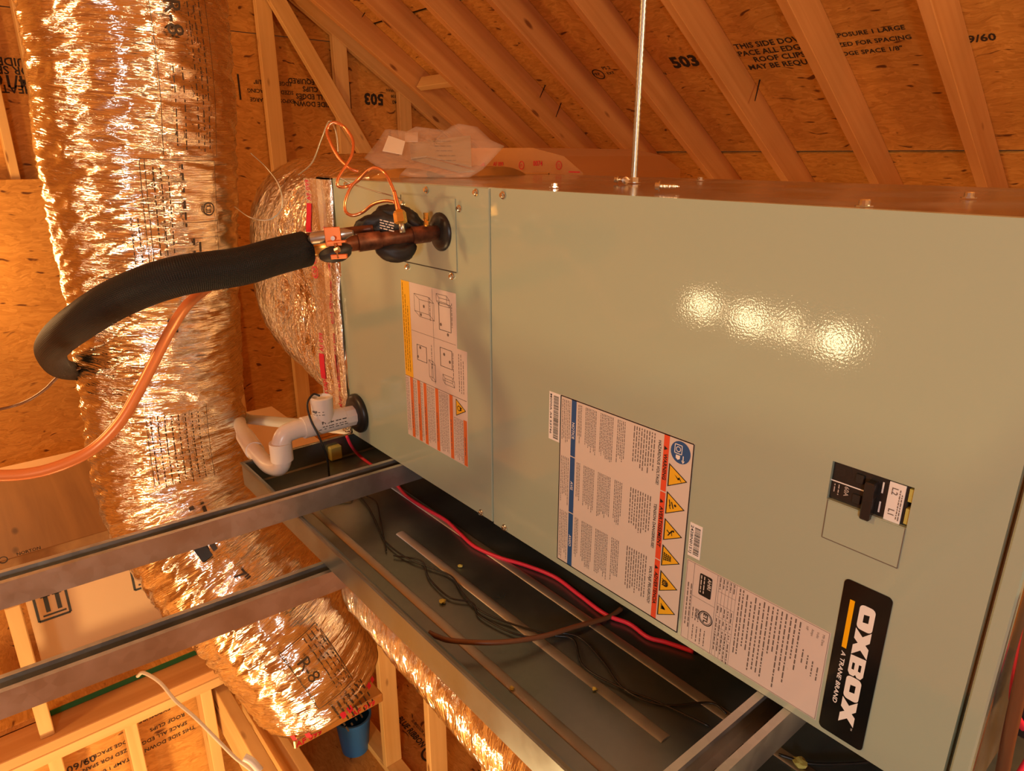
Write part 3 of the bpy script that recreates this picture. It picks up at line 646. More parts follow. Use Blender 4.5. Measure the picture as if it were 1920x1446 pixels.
# ---- rating plate
rp = card('rating_plate', FL, -.1200, -.0090, -.4120, -.2365, M_PINK, ah, .0004)
bm = bmesh.new()
for a, b in (((-.1190, -.4110), (-.0100, -.4110)), ((-.1190, -.2375), (-.0100, -.2375)), ((-.1190, -.4110), (-.1190, -.2375)), ((-.01, -.4110), (-.01, -.2375)), ((-.1190, -.4010), (-.010, -.4010)), ((-.1190, -.3690), (-.010, -.3690)), ((-.0750, -.4010), (-.0750, -.3690))): line_into(bm, FL, a, b, .0004, .0006)
for k in range(6): line_into(bm, FL, (-.1185, -.3665+.0045*k), (-.0105, -.3665+.0045*k), .0003, .0006)
for u in (-.099, -.083, -.066, -.052, -.040, -.027): line_into(bm, FL, (u, -.3665), (u, -.344), .0003, .0006)
for k in range(5):
    for u in (-.118, -.080, -.063, -.049, -.037, -.024): fine_print(bm, FL, u, u+random.uniform(.005, .016), -.3655+.0045*k, .0026, .0006)
for k in range(2): fine_print(bm, FL, -.117, -.03, -.340+.004*k, .0028, .0006)
for k, (a, b) in enumerate(((-.114, -.045), (-.108, -.04), (-.116, -.018), (-.112, -.022), (-.116, -.022), (-.114, -.02), (-.116, -.055), (-.116, -.058), (-.116, -.016), (-.116, -.042), (-.115, -.03), (-.116, -.065), (-.115, -.052))): fine_print(bm, FL, a, b, -.331+.0052*k, .0030, .0006)
for k, s in enumerate(('HP', 'Amps', 'Volts', 'Mfr Date')): text_into(bm, FL, s, -.114, -.2615+.0058*k, .0026, w=.0006)
for k in range(4): fine_print(bm, FL, -.085+.004*k, -.066+.004*k, -.2615+.0058*k, .0026, .0006)
for k in range(2): fine_print(bm, FL, -.090, -.028, -.408+.0045*k, .0028, .0006)
for k in range(3): fine_print(bm, FL, -.060, -.043, -.398+.004*k, .0024, .0006)
for k in range(4): fine_print(bm, FL, -.036, -.014, -.396+.0055*k, .0024, .0006)
obj('plate_print', bm, M_GREYINK, rp)
bm = bmesh.new(); poly_into(bm, FL, rrect(-.1105, -.0815, -.3925, -.3755, .002, 3), .0007); ring_into(bm, FL, -.0535, -.3795, .0098, .0012, .0007); ring_into(bm, FL, -.0535, -.3795, .0078, .0006, .0007)
text_into(bm, FL, 'ETL', -.0535, -.3822, .0058, bold=.03, w=.0007, align_='C'); text_into(bm, FL, 'Intertek', -.0535, -.3925, .0028, bold=.01, w=.0007, align_='C')
obj('certification_marks', bm, M_INK, rp)
bm = bmesh.new(); text_into(bm, FL, 'AHRI', -.1085, -.3810, .0046, bold=.02, w=.0010)
for k in range(2): fine_print(bm, FL, -.1085, -.085, -.3905+.0042*k, .0026, .0010)
obj('mark_lettering', bm, M_PINK2, rp)
# ---- left label with drawings and striped warnings
ll = slab('instruction_label', FL, [(-.370, -1.0465), (-.0765, -1.0485), (-.0765, -.8570), (-.2800, -.8530), (-.2800, -.8800), (-.370, -.8800)], M_PINK, ah, .0004)
bm = bmesh.new(); rect_into(bm, FL, -.370, -.1955, -1.0465, -1.0195, .0006); obj('yellow_band', bm, M_YEL, ll)
for v in (-1.0315, -1.0075, -.9870, -.9495, -.9065, -.8670):
    bm = bmesh.new(); rect_into(bm, FL, -.1945 if v < -.87 else -.16, -.0775, v, v+.0095, .0006); obj('orange_band', bm, M_ORANGE, ll)
bm = bmesh.new(); line_into(bm, FL, (-.1950, -1.048), (-.1950, -.857), .0009); line_into(bm, FL, (-.2850, -1.018), (-.2850, -.883), .0006); line_into(bm, FL, (-.368, -.948), (-.202, -.948), .0006)
def iso(u, v, a, b, c, d):
    """wire drawing of a box: front a x b, depth offset c, d"""
    P = [(u, v), (u+a, v), (u+a, v+b), (u, v+b)]; Q = [(x+c, y+d) for x, y in P]
    for R in (P, Q):
        for i in range(4): line_into(bm, FL, R[i], R[(i+1) % 4], .0008)
    for i in range(4): line_into(bm, FL, P[i], Q[i], .0008)
iso(-.352, -1.005, .030, .045, .008, .016); iso(-.362, -.936, .012, .030, .006, .008); iso(-.348, -.930, .045, .034, 0, 0.001)
iso(-.262, -1.003, .028, .030, 0, .001); iso(-.242, -.966, .030, .012, .006, .008); iso(-.272, -.930, .032, .034, 0, .001); iso(-.226, -.924, .010, .028, .006, .006)
for u, v in ((-.334, -.975), (-.318, -.985), (-.312, -.925), (-.298, -.905), (-.258, -.992), (-.240, -1.001), (-.262, -.918), (-.252, -.902)): disc_into(bm, FL, u, v, .0028, .0007, 10)
for v in (-.957, -.893): fine_print(bm, FL, -.352, -.312, v, .003); fine_print(bm, FL, -.270, -.225, v, .003)
for k in range(3): fine_print(bm, FL, -.272+.01*(k == 2), -.205, -.877+.006*k, .003)
for k in range(3): fine_print(bm, FL, -.366+.02*k, -.205, -1.043+.007*k, .003)
for v0, v1 in ((-1.046, -1.034), (-1.021, -1.009), (-.997, -.990), (-.975, -.952), (-.937, -.909), (-.894, -.869)):
    v = v0
    while v < v1: fine_print(bm, FL, -.192 if v < -.9 else -.158, -.080-random.uniform(0, .012), v, .0024); v += .0040
for v in (-1.0290, -1.0050, -.9845, -.9470, -.9040): fine_print(bm, FL, -.150, -.095, v, .0034, .0009)
fine_print(bm, FL, -.130, -.095, -.8640, .0034, .0009)
obj('label_print', bm, M_GREYINK, ll)
bm = bmesh.new(); poly_into(bm, FL, [(-.1915, -.8870), (-.1625, -.8870), (-.177, -.8600)], .0006); obj('flame_triangle', bm, M_YEL, ll)
bm = bmesh.new()
for a, b in (((-.1915, -.8870), (-.1625, -.8870)), ((-.1625, -.8870), (-.177, -.8600)), ((-.177, -.8600), (-.1915, -.8870))): line_into(bm, FL, a, b, .0012, .0008)
ring_into(bm, FL, -.177, -.8790, .0048, .0014, .0008, 14); poly_into(bm, FL, [(-.181, -.8760), (-.173, -.8760), (-.175, -.8705), (-.177, -.8735), (-.1785, -.8690)], .0008); obj('flame_symbol', bm, M_INK, ll)

# ================================================================== SUPPORTS
def strut(x0a, x0b, y0, y1, ztop, label, wd=.041, hg=.041):
    """slotted-style U channel open at the top with inturned lips; x0a/x0b = far edge x at each end"""
    t = thing('strut_channel', ((x0a+x0b)/2+wd/2, (y0+y1)/2, ztop-hg), label, 'channel', 'steel strut channels under the unit')
    prof = [(0, 0), (0, -hg), (wd, -hg), (wd, 0), (wd-.009, 0), (wd-.009, -.007), (wd-.0065, -.007), (wd-.0065, -.0025), (wd-.0025, -.0025), (wd-.0025, -hg+.0025), (.0025, -hg+.0025), (.0025, -.0025), (.0065, -.0025), (.0065, -.007), (.009, -.007), (.009, 0)]
    bm = bmesh.new(); R = []
    for y, xo in ((y0, x0a), (y1, x0b)): R.append([bm.verts.new((xo+x, y, ztop+z)) for x, z in prof])
    n = len(prof)
    for i in range(n): bm.faces.new((R[0][i], R[0][(i+1) % n], R[1][(i+1) % n], R[1][i]))
    bmesh.ops.recalc_face_normals(bm, faces=bm.faces)
    obj('channel_body', bm, M_GALV, t)
    bm = bmesh.new(); rnd = int((y1-y0)/.05)                  # dark slots punched through the floor of the channel
    for k in range(rnd):
        yy = y0+.03+k*.05; xx = x0a+(x0b-x0a)*(yy-y0)/(y1-y0)
        box(bm, xx+wd/2-.007, xx+wd/2+.007, yy, yy+.028, ztop-hg+.0022, ztop-hg+.0032)
    o = obj('punched_slots', bm, M_INK, t); o['kind'] = 'stuff'
    return t
strut(-1.170, -1.090, -1.25, .75, -.0005, 'galvanised strut channel crossing above the drain pan under the left end')
strut(-.309, -.300, -1.0, .75, -.0005, 'galvanised strut channel under the badge end of the air handler')
strut(-1.073, -.985, -1.25, .6, -.1055, 'galvanised strut channel running beneath the drain pan, lower than the others')
# hanger rod
hr = thing('hanger_rod', (-.774, .287, H), 'thin zinc threaded rod hanging from the rafters to the cabinet top', 'rod')
pr = at_z(1188, 343, H); zt = 1.86
bm = bmesh.new(); n = 330
path = [pr+V((0, 0, .001+(zt-H)*k/n)) for k in range(n+1)]
tube(path, lambda t: .0052, 10, True, disp=lambda a, s, t: .0005*math.sin(2*math.pi*s/.0085), bm=bm); obj('threaded_shaft', bm, M_ROD, hr, True)
obj('nut', lathe([(.009, 0), (.0095, .0005), (.0095, .007), (.009, .0075)], 6, mat4=align(pr+V((0, 0, .0015)), (0, 0, 1))), M_STEEL, hr)
obj('washer', lathe([(.014, 0), (.014, .0013)], 20, mat4=align(pr+V((0, 0, .0002)), (0, 0, 1))), M_STEEL, hr)
# loose screws on top of the unit
def loose(px, py, ang, label, size=1.0, stand=False):
    p = at_z(px, py, H); d = V((math.cos(ang), math.sin(ang), 0)) if not stand else V((0, 0, 1))
    c = p+V((0, 0, .0062*size)) if not stand else p+V((0, 0, .0003))
    t = thing('loose_screw', p, label, 'screw', 'screws on the cabinet top')
    if stand:
        obj('screw_head', lathe([(.008, 0), (.008, .0012), (.005, .0016), (.005, .0055), (.004, .0065)], 12, mat4=align(c, d)), M_STEEL, t); return
    obj('screw_head', lathe([(.0062*size, 0), (.0062*size, .0012), (.0042*size, .002), (.0042*size, .006), (.003*size, .0065)], 12, mat4=align(c, -d)), M_STEEL, t)
    bm = tube([c+d*.022*size*k/40 for k in range(41)], lambda t: .0026*size*(1 if t < .75 else 1-(t-.75)*3.6), 8, True, disp=lambda a, s, t: .0006*math.sin(2*math.pi*s/.0022)); obj('screw_shank', bm, M_STEEL, t, True)
loose(1158, 344, .9, 'bright screw lying just left of the hanger rod on the cabinet top', .95); loose(1172, 346, 2.6, 'second bright screw crossed behind the one left of the hanger rod', .95)
loose(1237, 360, .55, 'bright pointed screw lying right of the hanger rod near the front edge', 1.1)
loose(1040, 352, 0, 'domed screw head on the top edge right of the panel seam', stand=True); loose(1313, 339, 0, 'small screw head near the back of the cabinet top', stand=True)
loose(1620, 388, 0, 'screw head near the front edge above the blank door', stand=True); loose(1816, 372, 0, 'screw head at the right end of the cabinet top', stand=True)

# ---- drain pan
dp = thing('drain_pan', (-.7, .3, -.1), 'dark galvanised drain pan below the air handler with folded rim', 'drain pan')
PX0, PX1, PY0, PY1, PT, PB = -1.385, -.02, -.207, .72, -.0425, -.0945
bm = bmesh.new()
sec = [(PT-.004, -.010), (PT, -.005), (PT, 0), (PB, .002)]
def pan_ring(bm):
    loops = []
    for off, z in ((-.004, PB), (-.004, PT-.006), (-.007, PT-.003), (-.006, PT), (-.002, PT+.0005), (.002, PT-.001), (.003, PB+.004), (.008, PB+.0015)):
        wv = .0
        loops.append([bm.verts.new(c) for c in ((PX0+off, PY0+off, z), (PX1-off, PY0+off, z), (PX1-off, PY1-off, z), (PX0+off, PY1-off, z))])
    for a, b in zip(loops, loops[1:]):
        for i in range(4): bm.faces.new((a[i], a[(i+1) % 4], b[(i+1) % 4], b[i]))
    bm.faces.new(loops[-1]); bm.faces.new(loops[0][::-1])
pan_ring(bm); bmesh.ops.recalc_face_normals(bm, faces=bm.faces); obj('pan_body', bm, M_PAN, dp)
M_RIB = galv('rib_steel', (.50, .48, .43), .5, .05)
for yc, xa, xb in ((-.145, -1.19, -.22), (-.058, -1.0, -.38), (.03, -1.19, -.22), (.12, -1.0, -.38)):
    bm = bmesh.new(); n = 14; R = []
    for k in range(n+1):
        a = math.pi*k/n; R.append([bm.verts.new((x, yc-.0085*math.cos(a), PB+.0014+.0026*math.sin(a))) for x in (xa, xb)])
    for a, b in zip(R, R[1:]): bm.faces.new((a[0], a[1], b[1], b[0]))
    bm.faces.new([r[0] for r in R][::-1]); bm.faces.new([r[1] for r in R]); obj('pressed_rib', bm, M_RIB, dp, True)
PF = PB+.003
# things lying in the pan
pz = lambda x, y: at_z(x, y, PF+.003)
t = tag(wire('red_wire', [at_z(650, 818, .0), at_z(660, 838, -.03), at_z(678, 858, PF+.004), pz(735, 900), pz(762, 930), pz(800, 955), pz(835, 975), pz(862, 1000), pz(890, 1025), pz(935, 1045), pz(985, 1060), pz(1040, 1082), pz(1085, 1115), pz(1135, 1152), pz(1180, 1170), pz(1215, 1195), pz(1250, 1205), pz(1300, 1222)], .0034, M_REDW), 'wavy red low-voltage wire lying along the pan beside the cabinet', 'wire')
wb_ = thing('black_wire_pair', pz(760, 1040), 'loosely twisted pair of thin black wires trailing along the pan', 'wire')
wire('strand', [pz(672, 928), pz(690, 950), pz(708, 985), pz(722, 1015), pz(760, 1045), pz(800, 1062), pz(845, 1080), pz(866, 1110), pz(900, 1145), pz(960, 1170), pz(1030, 1190), pz(1075, 1200), pz(1095, 1250), pz(1165, 1290), pz(1230, 1315), pz(1330, 1362)], .0015, M_BLKW, wb_, 6)
wire('strand', [pz(676, 925), pz(704, 940), pz(712, 970), pz(724, 1032)], .0015, M_BLKW, wb_, 6)
wire('strand', [pz(738, 1042), pz(790, 1052), pz(805, 1085), pz(842, 1120), pz(885, 1130), pz(900, 1155), pz(955, 1185), pz(1000, 1195), pz(1035, 1187), pz(1085, 1195), pz(1130, 1240), pz(1170, 1292), pz(1240, 1322), pz(1330, 1318), pz(1362, 1338)], .0015, M_BLKW, wb_, 6)
tag(wire('brown_tube', [at_z(803, 1186, -.058), at_z(820, 1194, -.064), at_z(850, 1202, -.07), at_z(930, 1205, -.072), at_z(1010, 1195, -.078), at_z(1080, 1175, -.083), at_z(1140, 1158, PF+.004), at_z(1165, 1142, PF+.004)], .0038, M_BRNW), 'thin brown tube arching from the pan rim across its ribs', 'tube')
tag(wire('black_wire', [pz(1460, 1415), pz(1520, 1432), pz(1600, 1432), pz(1640, 1428)], .0018, M_BLKW), 'short black wire lying in the pan right of the badge-end channel', 'wire')
rnd = random.Random(3)
for k, (px, py, s, lab, g) in enumerate(((1500, 1430, .009, 'yellow foam crumb in the pan below the badge', None), (830, 1126, .006, 'pale crumb in the pan by the black wires, nearer the rim', None), (863, 1060, .005, 'pale crumb in the pan between black and red wires', None), (1115, 1290, .004, 'tiny yellow crumb in the pan by the long outer rib', None), (960, 1288, .004, 'tiny yellow crumb in the pan near the folded rim', None))):
    bm = bmesh.new(); bmesh.ops.create_icosphere(bm, subdivisions=2, radius=s)
    for v in bm.verts: v.co *= rnd.uniform(.55, 1.1); v.co.z *= .5
    p = pz(px, py); obj_ = obj('foam_crumb', bm, M_YFOAM, None, loc=(p.x, p.y, PF+s*.3)); tag(obj_, lab, 'crumb', 'crumbs in the pan')

# ---- condensate trap (white PVC)
TX, TZ = -1.249, .058
tr = thing('condensate_trap', (TX, -.1, PF), 'white plastic condensate trap with tee and U-bend at the drain outlet', 'drain trap')
RP = .0185
obj('threaded_adapter', tube([V((TX, -.008-.004*k, TZ)) for k in range(9)], lambda t: RP+.003, 10, True), M_PVC, tr)
bm = tube([V((TX, -.036, TZ)), V((TX, -.08, TZ)), V((TX, -.125, TZ))], RP+.0035, 28); obj('tee_body', bm, M_PVC, tr, True, auto=40)
bm = tube([V((TX, -.080, TZ+.005)), V((TX, -.080, TZ+.03)), V((TX, -.080, TZ+.050))], RP+.0035, 28, False)
obj('tee_riser', bm, M_PVC, tr, True)
obj('riser_cap', lathe([(RP+.004, 0), (RP+.004, .010), (RP+.0005, .012), (RP, .007), (.0, .006)], 28, mat4=align((TX, -.080, TZ+.045), (0, 0, 1))), M_PVC, tr, True, auto=40)
bm = tube(catmull([(TX, -.120, TZ), (TX, -.142, TZ), (TX, -.162, TZ-.005), (TX, -.172, TZ-.024), (TX, -.173, TZ-.05)], 8), RP, 24); obj('elbow', bm, M_PVC, tr, True, auto=40)
obj('elbow_socket', tube([V((TX, -.173, TZ-.018)), V((TX, -.173, TZ-.034)), V((TX, -.173, TZ-.056))], RP+.0035, 24), M_PVC, tr, True, auto=40)
ub = [V((TX, -.173, TZ-.045)), V((TX, -.173, TZ-.062)), at_y(522, 878, -.174), at_y(505, 874, -.174), at_y(490, 860, -.172), at_y(474, 841, -.168)]
obj('u_bend', tube(catmull(ub, 8), RP-.002, 24), M_PVC, tr, True)
c0 = at_y(478, 846, -.168); c1 = at_d(459, 817, 1.66)
obj('coupling', tube([c0, c0.lerp(c1, .5), c1], RP+.002, 24), M_PVC, tr, True, auto=40)
obj('outlet_pipe', tube(catmull([c0.lerp(c1, .8), at_d(454, 806, 1.74), at_d(450, 796, 1.9), at_d(450, 790, 2.12), at_d(440, 786, 2.45)], 8), RP-.002, 20), M_PVC, tr, True)
def onpipe(c, ax, up_, r):
    ax, up_ = V(ax), V(up_); side = ax.cross(up_)
    return lambda a, b: V(c)+ax*a+(up_*math.sin(b/r)+side*math.cos(b/r))*r
bm = bmesh.new(); wp_ = onpipe((TX, -.122, TZ), (0, 1, 0), (0, 0, 1), RP+.0042)
def fp_warp(bm, wp, u0, u1, v, h):
    u = u0
    while u < u1:
        L_ = random.uniform(1, 3)*h; bm.faces.new([bm.verts.new(wp(a, b)) for a, b in ((u, v), (u+L_, v), (u+L_, v+h*.6), (u, v+h*.6))]); u += L_+h*random.uniform(.3, 2.4)
text_into(bm, None, 'PVC-I', .030, .005, .006, bold=.03, warp=wp_); fp_warp(bm, wp_, .05, .075, .006, .003); fp_warp(bm, wp_, .03, .085, -.001, .0026); fp_warp(bm, wp_, .022, .085, -.006, .0026)
wp2 = onpipe((TX, -.090, TZ+.03), (0, 1, 0), (0, 0, 1), RP+.0042); wp2 = lambda a, b: V((TX, -.080, TZ+.02+b))+(V((math.sin(a/.022+.5), -math.cos(a/.022+.5), 0)))*(RP+.0040)
text_into(bm, None, 'NSF', -.008, .008, .005, bold=.03, warp=wp2); fp_warp(bm, wp2, .006, .018, .010, .002); fp_warp(bm, wp2, -.008, .018, .004, .002)
obj('pipe_print', bm, M_INK, tr)
tag(wire('float_switch_wire', [(TX-.003, -.081, TZ+.0575), (TX-.008, -.093, TZ+.062), (TX-.0, -.110, TZ+.048), (TX+.016, -.113, TZ+.02), (TX+.030, -.105, TZ-.015), (TX+.035, -.095, TZ-.06), (TX+.02, -.085, PF+.012), (TX+.05, -.075, PF+.02), (TX+.045, -.1, PF+.004), (TX+.08, -.075, PF+.003), (TX+.05, -.055, PF+.006)], .0021, M_BLKW), 'black float switch wire drooping from the tee into the pan', 'wire')
q = at_z(622, 858, PF); bm = box(bmesh.new(), q.x-.022, q.x+.022, q.y-.012, q.y+.018, PF, PF+.034, .003); tag(obj('foam_block', bm, M_YFOAM), 'small olive yellow foam block standing in the pan below the tee', 'block')
pv = thing('drain_pipe', at_d(520, 792, 1.85), 'grey dusty plastic pipe passing behind the foil column and trap', 'pipe')
a, b = at_d(432, 783, 2.22), at_d(600, 799, 1.80); dd = (b-a); obj('pipe_run', tube([a-dd*.3, a, b, b+dd*.3], .0150, 20), M_PVCG, pv, True)
obj('pipe_coupling', tube([a+dd*.02, a+dd*.12, a+dd*.2], .0185, 20), M_PVCG, pv, True, auto=40)

# ================================================================== REFRIGERANT LINES
rl = thing('suction_line', (-.93, -.12, .45), 'black sleeved copper suction line looping from the grommet round the foil column', 'refrigerant line')
spts = [at_d(572, 467, .98), at_d(510, 483, .945), at_d(450, 500, .91), at_d(330, 519, .865), at_d(230, 555, .87), at_d(152, 602, .93), at_d(106, 640, 1.06), at_d(96, 664, 1.28), at_d(112, 689, 1.62), at_d(145, 697, 1.98), at_d(185, 696, 2.32), at_d(240, 690, 2.6)]
sp = resample(catmull(spts, 16), .006)
obj('woven_sleeve', tube(sp, lambda t: .0252, 40, True), M_SLEEVE, rl, True, auto=60)
g = V((-.915, -.004, .463)); e = at_d(560, 470, .99)
def lerpp(t): return g.lerp(e, t)
obj('copper_pipe', tube([lerpp(k/20) for k in range(21)], .0115, 24), M_OXI, rl, True)
for a, b in ((.08, .21), (.44, .60)): obj('pipe_coupling', tube([lerpp(a), lerpp((a+b)/2), lerpp(b)], .0137, 24), M_OXI, rl, True, auto=40)
obj('heated_pipe', tube([lerpp(.78), lerpp(.88), lerpp(.97)], lambda t: .0122, 24), M_HEAT, rl, True)
# insulation wrap lumps
def lump(name, pts, rad, seed, mat_=M_WRAP, amp=.006, parent=rl, flat=1.0):
    P = resample(catmull(pts, 10), .004)
    return obj(name, tube(P, rad, 26, True, disp=lambda a, s, t: amp*(noise.noise(V((math.cos(a)*2, math.sin(a)*2+seed, s*40)))+.6*noise.noise(V((math.cos(a)*5, math.sin(a)*5, s*110+seed))))), mat_, parent, True)
lump('insulation_wrap', [at_d(664, 440, 1.045), at_d(700, 424, 1.055), at_d(745, 420, 1.065), at_d(785, 428, 1.075), at_d(800, 434, 1.075)], lambda t: .005+.016*math.sin(math.pi*min(1, t*.98+.01))**.7, 3)
lump('insulation_wrap', [at_d(705, 404, 1.06), at_d(730, 405, 1.06), at_d(760, 413, 1.065), at_d(793, 428, 1.07)], lambda t: .006+.012*math.sin(math.pi*t)**.6, 9)
lump('insulation_wrap', [at_d(705, 462, 1.045), at_d(730, 472, 1.05), at_d(755, 472, 1.055), at_d(778, 457, 1.06)], lambda t: .004+.012*math.sin(math.pi*t)**.7, 5, amp=.003)
lump('insulation_wrap', [at_d(600, 481, .96), at_d(622, 478, .955), at_d(645, 470, .96), at_d(655, 464, .97)], lambda t: .003+.009*math.sin(math.pi*t)**.6, 13, amp=.002)
bm = bmesh.new(); fw = Frame(at_d(712, 424, .985), (-FH.y*-1, 0, 0), (0, 0, 1)); fw = Frame(at_d(712, 412, 1.035), RIGHT-V((0, 0, .25)), -DWN)
for k in range(4): fine_print(bm, fw, 0, .022, -.001-.004*k, .0035, 0)
obj('wrap_print', bm, M_PINK, rl)
# second, thinner line above, and the sensing bulb with its clamp
obj('liquid_line', tube(catmull([at_d(562, 447, 1.03), at_d(600, 441, 1.03), at_d(650, 434, 1.035), at_d(700, 428, 1.04)], 8), .006, 16), M_OXI, rl, True)
sb = obj('sensing_bulb', lathe([(.002, 0), (.005, .003), (.0085, .006), (.0085, .052), (.006, .058), (.003, .066)], 20, mat4=align(at_d(578, 449, .962), at_d(642, 439, .955)-at_d(578, 449, .962))), M_ROD, rl, True, auto=40)
M_CLAMP = plain('orange_clamp', (.78, .20, .05), .35, .6)
cl_ = obj('clamp', box(bmesh.new(), -.011, .011, -.0012, .0012, -.013, .013, .0008), M_CLAMP, rl, loc=at_d(624, 444, .945), rot=Matrix((RIGHT*.99+V((0, 0, .1)), FH, UP)).transposed().to_quaternion().to_matrix())
obj('clamp', box(bmesh.new(), -.013, .013, -.008, .0012, -.0015, .0015, .0006), M_CLAMP, rl, loc=at_d(632, 453, .94), rot=Matrix((RIGHT+V((0, 0, .12)), FH, UP)).transposed().to_quaternion().to_matrix())
obj('clamp', box(bmesh.new(), -.011, .011, -.004, .004, -.003, .003, .0008), M_CLAMP, rl, loc=at_d(636, 481, .935), rot=Matrix((RIGHT+V((0, 0, .12)), FH, UP)).transposed().to_quaternion().to_matrix())
bm = bmesh.new(); cyl(bm, at_d(626, 452, .938), at_d(634, 484, .930), .0012, None, 8); cyl(bm, at_d(624, 447, .940), at_d(624, 447, .934), .003, None, 10); cyl(bm, at_d(629, 470, .934), at_d(636, 467, .932), .004, None, 8)
obj('clamp_bolt', bm, M_STEEL, rl)
ct = thing('capillary_tube', at_d(752, 410, 1.0), 'looped bright copper capillary tube rising from the brass flare nut', 'copper tube')
obj('flare_nut', lathe([(.006, 0), (.0095, .002), (.0095, .016), (.007, .020), (.005, .021)], 6, mat4=align(at_d(752, 420, 1.0), at_d(748, 393, 1.0)-at_d(752, 420, 1.0))), M_BRASS, ct)
obj('valve_stem', tube([at_d(755, 436, 1.0), at_d(753, 425, 1.0), at_d(752, 416, 1.0)], .0042, 14), M_ROD, ct, True)
obj('service_port', lathe([(.004, 0), (.005, .002), (.005, .006), (.0035, .008), (.0045, .010), (.0045, .020)], 10, mat4=align(at_d(800, 424, 1.05), (0, 0, 1))), M_BRASS, ct)
obj('flared_end', tube(catmull([at_d(748, 397, 1.0), at_d(744, 380, 1.0), at_d(739, 358, 1.0)], 6), lambda t: .0045-.0018*t, 12), M_COPPER, ct, True)
loop = [(741, 366, 1.0), (733, 345, 1.0), (722, 325, 1.0), (706, 315, 1.01), (690, 320, 1.02), (670, 340, 1.03), (650, 350, 1.03), (634, 349, 1.02), (634, 335, 1.02), (648, 312, 1.03), (660, 290, 1.04), (661, 262, 1.05), (645, 238, 1.06), (625, 230, 1.06), (613, 245, 1.06), (620, 268, 1.05), (635, 295, 1.04), (655, 315, 1.03), (672, 322, 1.03)]
obj('copper_loop', tube(catmull([at_d(*p) for p in loop], 10), .0024, 10), M_COPPER, ct, True)
loop2 = [(740, 379, 1.0), (722, 377, 1.01), (700, 383, 1.02), (680, 398, 1.03), (662, 404, 1.03), (649, 398, 1.03), (647, 380, 1.03), (656, 355, 1.03), (670, 338, 1.03), (684, 325, 1.03)]
obj('copper_loop', tube(catmull([at_d(*p) for p in loop2], 10), .0024, 10), M_COPPER, ct, True)
tag(wire('thin_wire', [at_d(560, 328, 1.25), at_d(585, 305, 1.2), at_d(603, 260, 1.15), at_d(617, 228, 1.12), at_d(628, 240, 1.10), at_d(633, 268, 1.10), at_d(634, 285, 1.1)], .0014, M_ROD), 'fine bare wire arching over the foil collar beside the copper loops', 'wire')
tag(wire('thin_wire', [at_d(470, 287, 1.35), at_d(500, 315, 1.35), at_d(524, 350, 1.34), at_d(528, 390, 1.34), at_d(505, 412, 1.34), at_d(470, 408, 1.34), at_d(440, 388, 1.36)], .0012, M_ROD), 'fine bare wire curling across the wrinkled plenum sleeve', 'wire')
tag(wire('thin_wire', [at_d(636, 333, 1.06), at_d(660, 345, 1.07), at_d(700, 358, 1.06), at_d(735, 367, 1.05), at_d(752, 373, 1.06)], .0010, M_ROD), 'fine straight wire crossing the cabinet corner behind the copper loops', 'wire')
ot = [at_d(420, 520, 1.02), at_d(378, 548, .98), at_d(348, 575, .95), at_d(318, 622, .93), at_d(292, 672, .92), at_d(262, 730, .91), at_d(225, 792, .90), at_d(175, 842, .89), at_d(110, 874, .87), at_d(40, 890, .85), at_d(-60, 892, .82)]
tag(obj('liquid_tube', tube(resample(catmull(ot, 12), .008), .0072, 18), M_TUBE, None, True), 'long orange copper tube curving down across the foil column to the left', 'copper tube')
tag(wire('brown_cable', [at_d(150, 690, 1.75), at_d(112, 705, 1.75), at_d(85, 730, 1.75), at_d(55, 750, 1.75), at_d(20, 763, 1.75), at_d(-40, 775, 1.7)], .0036, M_BRNW), 'thin reddish brown cable trailing behind the black loop', 'cable')

# ================================================================== FOIL DUCTS
def crinkle(seed, amp, fu=3.2, fv=26, diag=.35):
    def d(a, s, t):
        c, q = math.cos(a), math.sin(a); v = s+diag*.10*math.sin(a+seed)
        n1 = abs(noise.noise(V((c*fu+seed, q*fu, v*fv)))); n2 = abs(noise.noise(V((c*fu*2.3, q*fu*2.3+seed, v*fv*2.1+4)))); n3 = noise.noise(V((c*1.6, q*1.6+seed, v*5)))
        return amp*(1.1-2.0*n1-1.1*n2)+amp*.9*n3
    return d
fd = thing('flex_duct', at_d(630, 1330, 2.3), 'large crinkled silver foil flex duct dropping past the channels', 'duct')
A0 = at_d(250, 100, 1.69)
cpts = [V((A0.x-.0, A0.y+.02, 1.95)), V((A0.x, A0.y, 1.35)), A0, at_d(268, 300, 1.78), at_d(298, 600, 1.93), at_d(317, 800, 2.03), at_d(346, 930, 2.08), at_d(412, 1035, 2.1), at_d(503, 1140, 2.13), at_d(550, 1202, 2.17), at_d(592, 1268, 2.24)]
dpath = resample(catmull(cpts, 20), .0055)
DR = lambda t: .232-.018*min(1, max(0, (t-.25)/.35))+.004*math.sin(t*17)
cr1 = crinkle(1.7, .0075, 1.7, 34, .5)
obj('foil_jacket', tube(dpath, DR, 200, True, disp=cr1), M_FOIL, fd, True)
T_, N_, B_ = frames(dpath); nD = len(dpath)
def duct_pt(i, vec, lift):
    """point on the jacket at path index i facing vec"""
    v = vec-T_[i]*vec.dot(T_[i]); v.normalize(); return dpath[i]+v*(DR(i/(nD-1))+lift), v
def nearest(px, py):
    r = ray(px, py).normalized(); best = None
    for i, p in enumerate(dpath):
        w_ = p-CAM; d = (w_-r*w_.dot(r)).length
        if best is None or d < best[0]: best = (d, i)
    return best[1]
